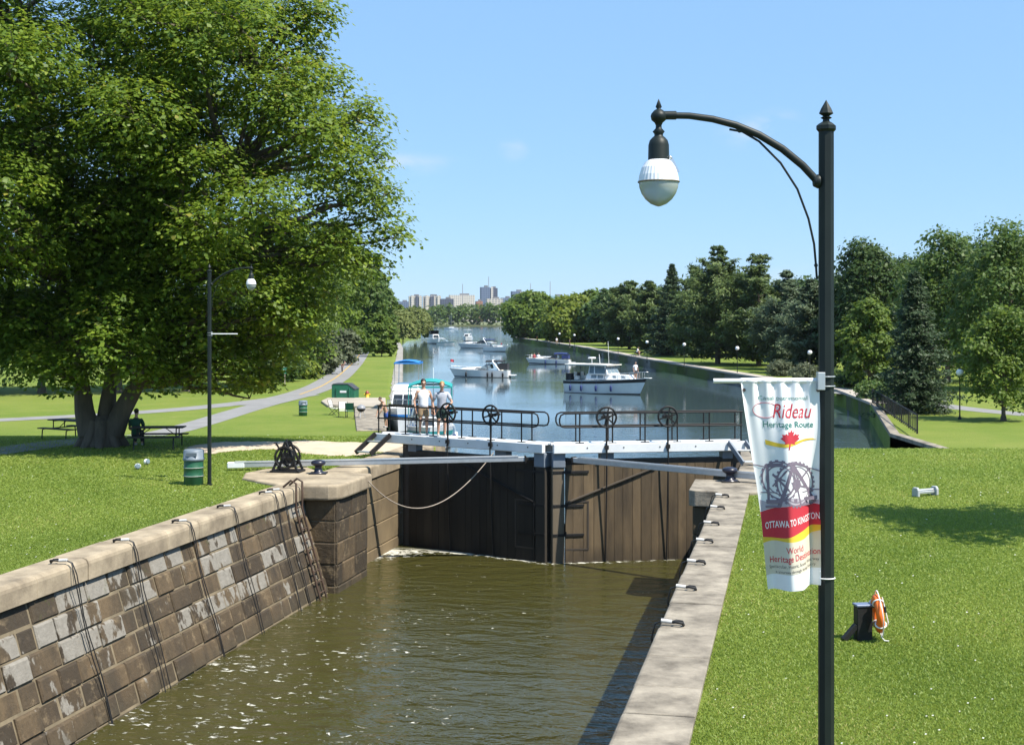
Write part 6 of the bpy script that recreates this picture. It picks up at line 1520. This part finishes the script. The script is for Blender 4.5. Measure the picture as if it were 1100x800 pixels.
def willow(px, py, top, w, label, seed):
    b = gl(px, py); H = EYE + (HOR - top) * b.y / F - b.z; Wd = w * b.y / F; rs = np.random.RandomState(seed); rd = random.Random(seed)
    g = thing('willow_tree', label, 'tree', b, 0, 'willows at the bend of the left bank'); tr = MB(); tr.tube([(0, 0, -.3), (0, 0, H * .3), (.2, 0, H * .7)], [.5, .4, .15], 9)
    n = 170; C = []; tn = []
    for i in range(n):
        a = rs.uniform(0, 6.283); r = Wd / 2 * rs.uniform(.15, 1) ** .7; zt = H * (1 - .42 * (r / (Wd / 2)) ** 2) * rs.uniform(.82, 1.02); ln = zt * rs.uniform(.35, .9); t_ = rs.normal(.5, .15)
        m = 90; u = rs.random(m); C.append(np.stack([r * math.cos(a) * (1 + .04 * u) + rs.normal(0, .38, m), r * math.sin(a) * (1 + .04 * u) + rs.normal(0, .38, m), np.maximum(.4, zt - ln * u)], 1)); tn.append(t_ + rs.normal(0, .15, m))
        if i % 8 == 0: bough(tr, (.1, 0, H * .45), (r * math.cos(a) * .8, r * math.sin(a) * .8, zt * .95), .12, .03, rd, .08)
    C = np.concatenate(C); tn = np.concatenate(tn); N = rs.normal(size=C.shape) * .6 + unit(C * np.array([1, 1, 0]) + 1e-6) + np.array([0, 0, .5])
    tr.build('trunk', M_bark, g); leafmesh('crown', C, N, np.full(len(C), .95) * rs.uniform(.7, 1.3, len(C)), .45, tn, LM['willow'], g, rs)
willow(427, 367, 330, 44, 'pale yellow-green willow at the bend of the left bank, the left of the pair', 51)
willow(446, 363, 328, 36, 'pale yellow-green willow at the bend of the left bank, the right of the pair', 52)
lbush(459, 361.5, 348, 14, 'mid', 'small green bush at the water edge right of the willows', 53, 2500, grp='bushes at the left bank point')

# ---------------- right bank
GR_ = 'trees along the right bank'
def rtree(px, py, top, w, kind, label, seed, n=11000, style=None, name=None, **k):
    b = gr(px, py); e = xr(b.y); b.z += .9 * smooth(90, 160, b.y) * smooth(8, 30, abs(b.x - e)); H = EYE + (HOR - top) * b.y / F - b.z; Wd = w * b.y / F
    if style: return conifer(name or 'conifer_tree', label, b, H * (1.0 if style == 'spruce' else 1.05), Wd * (1.5 if style == 'spruce' else 1.3), kind, seed, style, int(n * 1.3), GR_)
    return broad(name or 'deciduous_tree', label, b, H * 1.02, Wd * 1.18, kind, seed, nleaf=n, group=GR_, crown0=k.pop('crown0', .05), **k)
rtree(573, 363.5, 318, 60, 'fresh', 'rounded green tree at the tip of the right bank', 61, 13000)
rtree(598, 366, 331, 40, 'mid', 'green tree between the tip tree and the bright yellow-green tree', 62)
rtree(616, 367.5, 323, 62, 'bright', 'bright yellow-green spreading tree on the right bank', 63, 14000)
rtree(640, 366, 316, 54, 'fresh', 'taller green tree behind and right of the yellow-green tree', 64)
rtree(660, 371, 312, 50, 'dark', 'dark green tree right of the yellow-green tree', 65)
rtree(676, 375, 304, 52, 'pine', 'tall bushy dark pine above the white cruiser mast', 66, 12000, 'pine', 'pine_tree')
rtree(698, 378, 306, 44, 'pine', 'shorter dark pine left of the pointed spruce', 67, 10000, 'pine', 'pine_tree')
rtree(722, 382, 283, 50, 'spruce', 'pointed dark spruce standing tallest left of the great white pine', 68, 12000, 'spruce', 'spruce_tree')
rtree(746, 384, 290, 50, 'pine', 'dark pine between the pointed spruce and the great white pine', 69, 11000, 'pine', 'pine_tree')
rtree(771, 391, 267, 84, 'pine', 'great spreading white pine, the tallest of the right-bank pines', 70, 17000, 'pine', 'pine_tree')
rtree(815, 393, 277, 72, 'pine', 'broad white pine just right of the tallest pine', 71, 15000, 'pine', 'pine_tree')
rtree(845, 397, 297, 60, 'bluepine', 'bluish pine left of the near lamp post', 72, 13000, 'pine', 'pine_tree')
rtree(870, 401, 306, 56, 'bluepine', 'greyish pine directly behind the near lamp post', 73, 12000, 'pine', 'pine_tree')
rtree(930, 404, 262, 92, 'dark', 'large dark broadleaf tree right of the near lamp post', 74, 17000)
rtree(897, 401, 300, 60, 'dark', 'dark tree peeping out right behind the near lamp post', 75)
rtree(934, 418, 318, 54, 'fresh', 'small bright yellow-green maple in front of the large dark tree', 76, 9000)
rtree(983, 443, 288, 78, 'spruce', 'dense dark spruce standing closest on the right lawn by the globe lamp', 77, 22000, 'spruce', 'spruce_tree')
rtree(1018, 412, 249, 110, 'mid', 'large light-green tree behind the nearest spruce', 78, 18000)
rtree(1085, 420, 238, 120, 'mid', 'large green tree at the far right edge of the photo', 79, 16000)
rtree(1078, 452, 330, 84, 'fresh', 'bright leafy maple entering from the right edge above the globe lamp', 80, 9000)
# second row
rtree(705, 371, 312, 60, 'dark', 'dark broadleaf tree in the second row behind the pointed spruce', 81, 7000)
rtree(790, 377, 300, 90, 'dark', 'dark broadleaf tree in the second row behind the white pines', 82, 7000)
rtree(860, 380, 305, 90, 'dark', 'dark broadleaf tree in the second row left of the lamp post', 83, 7000)
rtree(965, 389, 285, 110, 'dark', 'dark broadleaf tree in the second row behind the nearest spruce', 84, 8000)
rtree(1055, 392, 270, 120, 'dark', 'dark broadleaf tree in the second row at the right edge', 85, 8000)
for i, (px, py, top, w, kind, lab) in enumerate(((655, 368, 318, 60, 'mid', 'green tree in the second row behind the dark tree right of the yellow-green one'), (690, 372, 322, 60, 'dark', 'dark tree in the second row between the two bushy pines'), (735, 376, 318, 70, 'mid', 'green tree in the second row between the spruce and the tallest pine'), (830, 384, 312, 80, 'mid', 'green tree in the second row behind the broad white pine'), (905, 388, 296, 80, 'dark', 'dark tree in the second row just right of the lamp post'), (1010, 396, 290, 90, 'dark', 'dark tree in the second row right of the nearest spruce'), (1100, 400, 262, 120, 'mid', 'green tree in the second row at the extreme right edge'))):
    rtree(px, py, top, w, kind, lab, 181 + i, 8000, crown0=.02)
def rbush(px, py, top, w, kind, label, seed, n=4000):
    b = gr(px, py); H = EYE + (HOR - top) * b.y / F - b.z; return broad('shrub', label, b, H, w * b.y / F, kind, seed, nleaf=n, crown0=.02, trunk_r=.05, group='shrubs on the right bank', cat='shrub', leaf=.2)
rbush(838, 404, 388, 26, 'silver', 'grey-green shrub under the pines left of the lamp post', 91)
rbush(866, 408, 392, 36, 'silver', 'pale flowering shrub just left of the near lamp post', 92)
rbush(893, 408, 396, 22, 'mid', 'green shrub just right of the near lamp post', 93)
rbush(936, 430, 411, 44, 'mid', 'clipped green hedge bush at the canal corner beside the black railing', 94)
rbush(955, 428, 412, 26, 'dark', 'dark shrub between the hedge bush and the nearest spruce', 95)
rbush(912, 416, 400, 40, 'dark', 'dark shrub below the large dark broadleaf tree', 194)
rbush(960, 416, 398, 50, 'mid', 'green shrub behind the small yellow-green maple', 195)
# the tree whose shadow falls on the lawn from outside the picture
broad('deciduous_tree', 'tree standing just outside the right edge, casting its shadow on the lawn', (14.2, 27.2, GZ), 9.3, 5.6, 'mid', 97, nleaf=9000, crown0=.42, leaf=.2)

# ---------------- far shore wood and skyline
rs = np.random.RandomState(5); lob = []
for i in range(150):
    x = -330 + i * 4.6 + rs.uniform(-3, 3); y = 1250 + rs.uniform(0, 50); h = rs.uniform(13, 21); w = rs.uniform(7, 11)
    lob.append((x, y, 1 + h * .5, w, w, h * .55)); lob.append((x + rs.uniform(-5, 5), y + rs.uniform(-6, 20), 1 + h * .78, w * .6, w * .6, h * .3))
C, N, S, tone, P = lobes_crown(rs, lob, 60000, .06, 2.2, 2.4, .5, .2)
o = leafmesh('distant_wood', C, N, S, .8, tone, LM['mid'], None, rs); tag(o, kind='stuff')
def facade(name, wall, win, sx, sz):
    m, n, l = newmat(name); b = n.new('ShaderNodeBsdfPrincipled'); b.inputs['Roughness'].default_value = .7; o = n.new('ShaderNodeOutputMaterial'); l.new(b.outputs[0], o.inputs[0])
    g = n.new('ShaderNodeTexCoord'); sp = n.new('ShaderNodeSeparateXYZ'); l.new(g.outputs['Object'], sp.inputs[0])
    def band(sock, per, duty):
        a = n.new('ShaderNodeMath'); a.operation = 'DIVIDE'; a.inputs[1].default_value = per; l.new(sock, a.inputs[0])
        f = n.new('ShaderNodeMath'); f.operation = 'FRACT'; l.new(a.outputs[0], f.inputs[0]); c = n.new('ShaderNodeMath'); c.operation = 'LESS_THAN'; c.inputs[1].default_value = duty; l.new(f.outputs[0], c.inputs[0]); return c.outputs[0]
    mu_ = n.new('ShaderNodeMath'); mu_.operation = 'MULTIPLY'; l.new(band(sp.outputs[0], sx, .62), mu_.inputs[0]); l.new(band(sp.outputs[2], sz, .5), mu_.inputs[1])
    x = n.new('ShaderNodeMix'); x.data_type = 'RGBA'; x.inputs[6].default_value = (*wall, 1); x.inputs[7].default_value = (*win, 1); l.new(mu_.outputs[0], x.inputs[0]); l.new(x.outputs[2], b.inputs['Base Color']); return m
FAC = {'cream': facade('cream_facade', (.52, .47, .41), (.20, .21, .24), 5, 3.2), 'pale': facade('pale_facade', (.6, .55, .48), (.28, .28, .3), 4, 3.2), 'dark': facade('dark_facade', (.08, .09, .13), (.03, .04, .07), 4, 3.2), 'blue': facade('blue_facade', (.13, .17, .26), (.06, .09, .16), 4, 3.2), 'brick': facade('brick_facade', (.35, .17, .11), (.16, .1, .09), 5, 3.2), 'glass': facade('teal_facade', (.22, .38, .42), (.12, .24, .30), 4, 3.2)}
M_roof = pm('grey_roof', (.2, .2, .21), (.15, .15, .16), .05, .9)
def tower(x0, x1, top, d, kind, label, extras=()):
    a = at_d(x0, top, d); b = at_d(x1, top, d); w = b.x - a.x; h = a.z - 1.5; g = thing('office_building', label, 'building', (a.x + w / 2, d, 1.5), R(8))
    mb = MB(); mb.box((0, 0, h / 2), (w * .97, 18, h)); mb.build('walls', FAC[kind], g)
    mb = MB(); mb.box((w * .1, 0, h + 1.5), (w * .35, 8, 3)); mb.build('roof_plant', M_roof, g)
    for (u, ww, hh, kd) in extras:
        mb = MB(); mb.box((w * u, -10.2, h * hh / 2), (w * ww, 2, h * hh)); mb.build('bay', FAC[kd], g)
    return g
D = 2300
tower(404, 414, 324, D - 150, 'brick', 'low brick building at the left end of the skyline above the willows')
tower(415, 427, 325, D, 'pale', 'low pale building with blue windows left of the cream apartment slab')
tower(427, 440, 324, D + 100, 'blue', 'low blue-grey building left of the cream apartment slab, second from the brick one')
tower(439, 453, 318, D, 'cream', 'cream apartment block with vertical bays and pointed roof at the skyline left', ((-.25, .18, 1.03, 'pale'), (.1, .18, 1.0, 'dark'), (.35, .14, 1.02, 'pale')))
tower(454, 473.5, 318, D + 30, 'cream', 'wide cream apartment slab with dark window columns right of the pointed one', ((-.3, .14, 1.02, 'pale'), (0, .2, .98, 'dark'), (.36, .14, 1.02, 'pale')))
tower(473, 487, 321, D - 100, 'dark', 'dark blue-grey block in front of the long pale building')
tower(482, 510, 317, D + 150, 'pale', 'long pale stone building with stepped roof behind the dark block')
tower(516, 526, 308.5, D, 'blue', 'tallest dark tower of the skyline, its left shaft')
tower(526.5, 534, 309.5, D + 20, 'dark', 'tallest dark tower of the skyline, its right shaft', ((-.32, .3, 1.04, 'pale'),))
tower(522, 540, 321, D - 200, 'cream', 'pale block standing in front of the tallest dark tower')
tower(511, 518, 323.5, D - 150, 'brick', 'reddish building at the left foot of the tallest tower')
tower(538, 550, 320, D, 'blue', 'blue-grey building right of the tallest tower')
tower(549, 563, 313, D + 50, 'blue', 'tall blue glass block right of the tallest tower', ((.3, .35, .98, 'pale'),))
tower(563.5, 575, 315.5, D + 80, 'pale', 'pale block with dark side behind the tip tree')
tower(540, 556, 325, D - 250, 'brick', 'low red brick row at the right foot of the skyline')
tower(588, 608, 318, D, 'glass', 'teal glass building above the yellow-green tree')
tower(609, 618, 319, D, 'dark', 'dark block right of the teal glass building')
tower(624, 636, 319, D, 'brick', 'brownish block at the right end of the skyline')
for i, (px, top, lab) in enumerate(((525, 297, 'thin aerial mast on the tallest tower'), (497, 305, 'thin red and white mast above the long pale building'), (591, 302, 'thin tall mast above the teal glass building'), (570, 304, 'thin mast left of the teal glass building'))):
    a = at_d(px, top, D + 60); mb = MB(); mb.tube([(a.x, a.y, 1.5), (a.x, a.y, a.z)], [1.0, .5], 6); o = mb.build('aerial_mast', pm('grey_mast', (.3, .3, .33), (.25, .25, .28), .1, .7)); tag(o, lab, 'mast')

# ---------------- grass blades and clover on the nearer lawns
def inpoly(x, y, poly):
    poly = np.array(poly); n = len(poly); c = np.zeros(len(x), bool); j = n - 1
    for i in range(n):
        xi, yi = poly[i]; xj, yj = poly[j]; cond = ((yi > y) != (yj > y)) & (x < (xj - xi) * (y - yi) / (yj - yi + 1e-12) + xi); c ^= cond; j = i
    return c
def blades(side, n, y0, y1, seed):
    rs = np.random.RandomState(seed); u = rs.random(n); y = 1 / (1 / y0 + (1 / y1 - 1 / y0) * u)
    edge = np.array([(xl(v) - .02 + .07 * math.sin(v * 3.1) * math.sin(v * 1.3) if side < 0 else xr(v) + .22 + .09 * math.sin(v * 2.7) * math.sin(v * 1.1)) for v in y]) + rs.normal(0, .03, n); lim = .42 * y + 1.0
    if side < 0: x = edge - rs.random(n) * np.maximum(0, edge + lim); ok = (edge + lim) > 0
    else: x = edge + rs.random(n) * np.maximum(0, lim - edge); ok = (lim - edge) > 0
    for pl in ([tuple(L(*q)[:2]) for q in ((-12.5, 33.4), (-13.75, 33.45), (-14.4, 33.9), (-15.33, 34.65), (-15.74, 35.8), (-15.54, 36.95), (-14.5, 37.75), (-13.68, 36.7), (-13.62, 46), (-12, 46))], SANDP, [tuple(L(*q)[:2]) for q in ((-2.5, 34.4), (-1.0, 34.4), (-.2, 34.8), (1.1, 35.3), (1.2, 37.1), (.2, 37.25), (-.5, 37.3), (-.5, 46.5), (-2, 46.5))]): ok &= ~inpoly(x, y, pl)
    x = x[ok]; y = y[ok]; n = len(x); z = np.array([(zl(v) if side < 0 else zr(v)) for v in y])
    h = rs.uniform(.010, .028, n) * (1 + y * .012); w = .007 + y * .0006; a = rs.uniform(0, 6.283, n); ln = rs.normal(0, .8, (n, 2)) * h[:, None]
    patch = .5 + .5 * np.sin(x * .9 + 1.7 * np.sin(y * .35)) * np.sin(y * .45 + 1.3 * np.sin(x * .5))
    V = np.empty((n, 3, 3)); dx = np.cos(a) * w; dy = np.sin(a) * w
    V[:, 0] = np.stack([x - dx, y - dy, z - .01], 1); V[:, 1] = np.stack([x + dx, y + dy, z - .01], 1); V[:, 2] = np.stack([x + ln[:, 0], y + ln[:, 1], z + h], 1)
    o = quads('grass', V, np.clip(rs.normal(.28, .17, n) + .40 * patch, 0, 1), leafmat('grass_blades', (.120, .195, .026), (.275, .345, .064), .40, .5, (.40, .35, .13)), None); tag(o, kind='stuff')
    m = n // 2600; i = rs.choice(n, m, False); r = .009 + y[i] * .00035; V = np.empty((m, 4, 3)); zz = z[i] + h[i] * .9
    for k, (sx, sy) in enumerate(((-1, 0), (0, -1), (1, 0), (0, 1))): V[:, k] = np.stack([x[i] + sx * r, y[i] + sy * r, zz + (.5 if k in (2, 3) else 0) * r], 1)
    o = quads('clover', V, rs.random(m), leafmat('clover_heads', (.55, .55, .48), (.75, .74, .68), .2), None); tag(o, kind='stuff')
blades(-1, 320000, 17, 64, 3)
blades(1, 400000, 11, 48.5, 4)

# ---------------- summer air over the whole place
mt, n, l = newmat('haze_air'); o_ = n.new('ShaderNodeOutputMaterial'); v = n.new('ShaderNodeVolumePrincipled')
v.inputs['Color'].default_value = (.80, .88, 1.0, 1); v.inputs['Density'].default_value = .00004; v.inputs['Anisotropy'].default_value = .2
l.new(v.outputs[0], o_.inputs['Volume'])
mb = MB(); mb.box((0, 1640, 58), (5400, 3400, 124)); tag(mb.build('haze', mt), kind='stuff')
